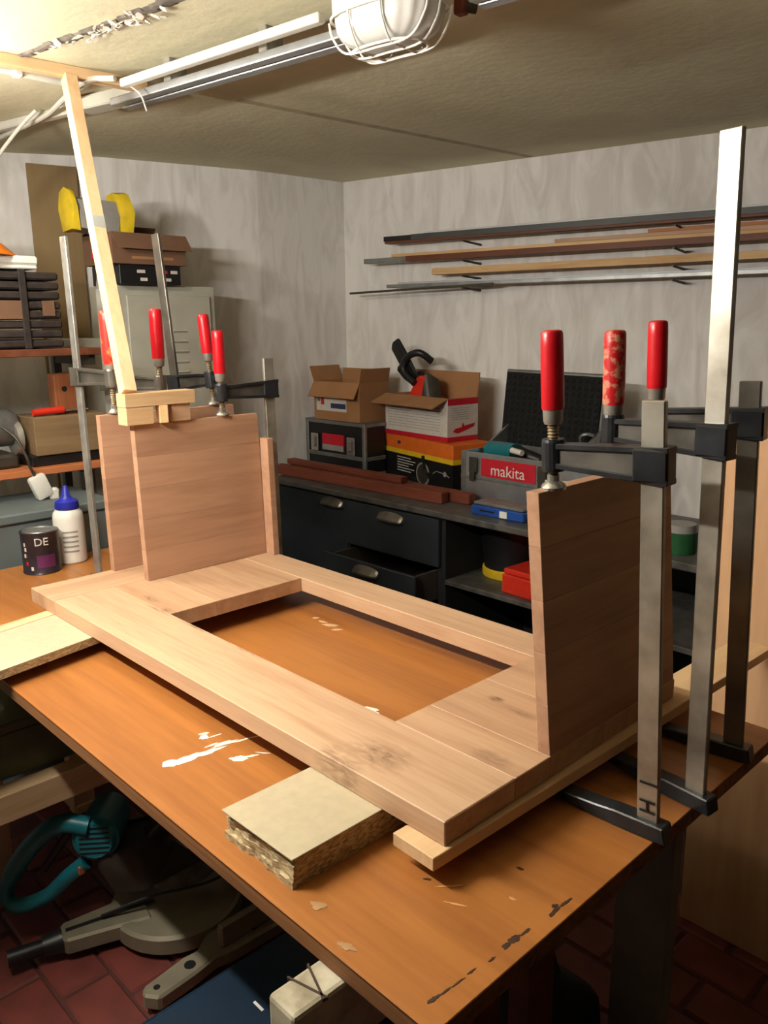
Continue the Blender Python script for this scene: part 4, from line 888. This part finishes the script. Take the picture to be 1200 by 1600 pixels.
# head: blade guard, motor, handle
BG = Matrix.Translation((.005, .03, .19)) @ MA @ Matrix.Rotation(PI / 2, 4, 'X')
MB().prism([(.125 * math.cos(PI * k / 16 - .35), .125 * math.sin(PI * k / 16 - .35)) for k in range(17)] + [(-.10, -.03), (.09, -.07)], -.024, .024, BG, .006).build('blade_guard', SAWDARK, ms)
MB().lathe([(0, -.0015), (.118, -.0015), (.118, .0015), (0, .0015)], 44, Matrix.Translation((.005, .03, .185)) @ MA @ Matrix.Rotation(PI / 2, 4, 'X')).build('blade', GALV, ms)
mc = Vector((-.075, -.155, .295)); mdir = Vector((.62, -.50, .10)).normalized()
MB().cyl(mc - mdir * .10, mc + mdir * .05, .052, .057, 28).build('motor', TEAL, ms, True)
MB().cyl(mc + mdir * .05, mc + mdir * .064, .052, .044, 28).build('motor_cap', TEAL, ms, True)
q = mdir.to_track_quat('Z', 'Y').to_matrix().to_4x4(); q.translation = mc + mdir * .0642
for k in range(6): MB().box(-.036, .036, -.032 + k * .0125, -.028 + k * .0125, 0, .0012, q).build('vent_slot', BLACK, ms)
MB().hull([(-.13, -.15, .26), (-.03, -.21, .26), (-.10, -.08, .26), (.02, -.12, .26), (-.10, -.12, .13), (-.02, -.16, .13), (-.05, -.02, .13), (.03, -.08, .13), (.02, .03, .27), (-.05, .03, .27)], bev=.012, seg=2).build('gear_case', SAWDARK, ms, True)
R0 = Vector((.36, .16, 0))
hp = [(.315, -.035, .335), (.27, -.085, .345), (.225, -.135, .30), (.18, -.18, .215), (.160, -.20, .15), (.185, -.18, .118), (.235, -.125, .145), (.27, -.085, .195), (.30, -.045, .235)]
MB().tube(arc([Vector(p) - R0 for p in hp], 6), [.024] * 20 + [.019] * 29, 12).build('d_handle', TEAL, ms, True)
MB().tube([Vector((.27, -.07, .315)) - R0, Vector((.225, -.125, .215)) - R0], .011, 10).build('trigger', BLACK, ms, True)
MB().box(-.009, .009, -.008, .008, -.012, .012, Matrix.Translation(Vector((.302, -.062, .222)) - R0), .004, 2).build('orange_button', plain('faded_orange', (176, 104, 74), .5), ms)
MB().tube(arc([(-.04, -.19, .08), (.02, -.08, .11), (.10, .05, .13), (.16, .16, .2), (.15, .22, .28)], 6), .004, 6).build('cable', BLACK, ms, True)
MB().tube(arc([(.03, -.02, .26), (.07, -.03, .30), (.10, .0, .27)], 5), .022, 10).build('lock_knob', BLACK, ms, True)
bc = thing('blue_case', 'dark blue plastic machine case on the floor next to the mitre saw', 'case', (.965, -.02, 0))
MB().box(-.15, .155, -.30, .34, 0, .115, bev=.012, seg=2).build('case_bottom', BLUEC, bc)
MB().box(-.148, .153, -.298, .338, .1155, .215, bev=.014, seg=2).build('case_lid', BLUEC, bc)
for y in (-.12, .12): MB().box(-.158, -.146, y - .03, y + .03, .09, .16, bev=.004).build('latch', BLUEC, bc)
MB().box(-.1525, -.1482, .0, .16, .155, .185).build('red_stripe', PRRED, bc)
MB().box(-.03, .0, .03, .036, .2149, .2154).build('scratch', WHITEP, bc)
POSTM = plain('grey_green_paint', (122, 124, 112), .6, 0, .15, 8)
t = thing('trestle_post', 'grey painted board standing upright below the right bench edge', 'post', (1.508, .525, 0))
MB().box(-.075, .035, -.018, .018, 0, .7525, bev=.004).build('post', POSTM, t)
MB().box(-.09, .05, -.02, .12, 0, .03, bev=.004).build('foot', POSTM, t)
t = thing('tool_bag', 'dark tool bag on the floor under the front corner of the bench', 'bag', (1.30, .40, 0))
MB().hull([(-.14, -.10, 0), (.14, -.10, 0), (-.14, .12, 0), (.14, .12, 0), (-.13, -.08, .26), (.13, -.08, .26), (-.13, .09, .26), (.13, .09, .26), (-.08, 0, .33), (.08, 0, .33)], bev=.02, seg=2).build('bag_body', plain('dark_canvas', (34, 36, 42), .8, 0, .2, 30), t, True)
MB().tube(arc([(-.08, 0, .325), (-.05, -.01, .40), (.05, -.01, .40), (.08, 0, .325)], 5), .009, 8).build('handle', BLACK, t, True)
MB().box(.05, .075, -.105, -.095, .12, .15, bev=.003).build('pink_tag', plain('pink_plastic', (200, 30, 90), .5), t)
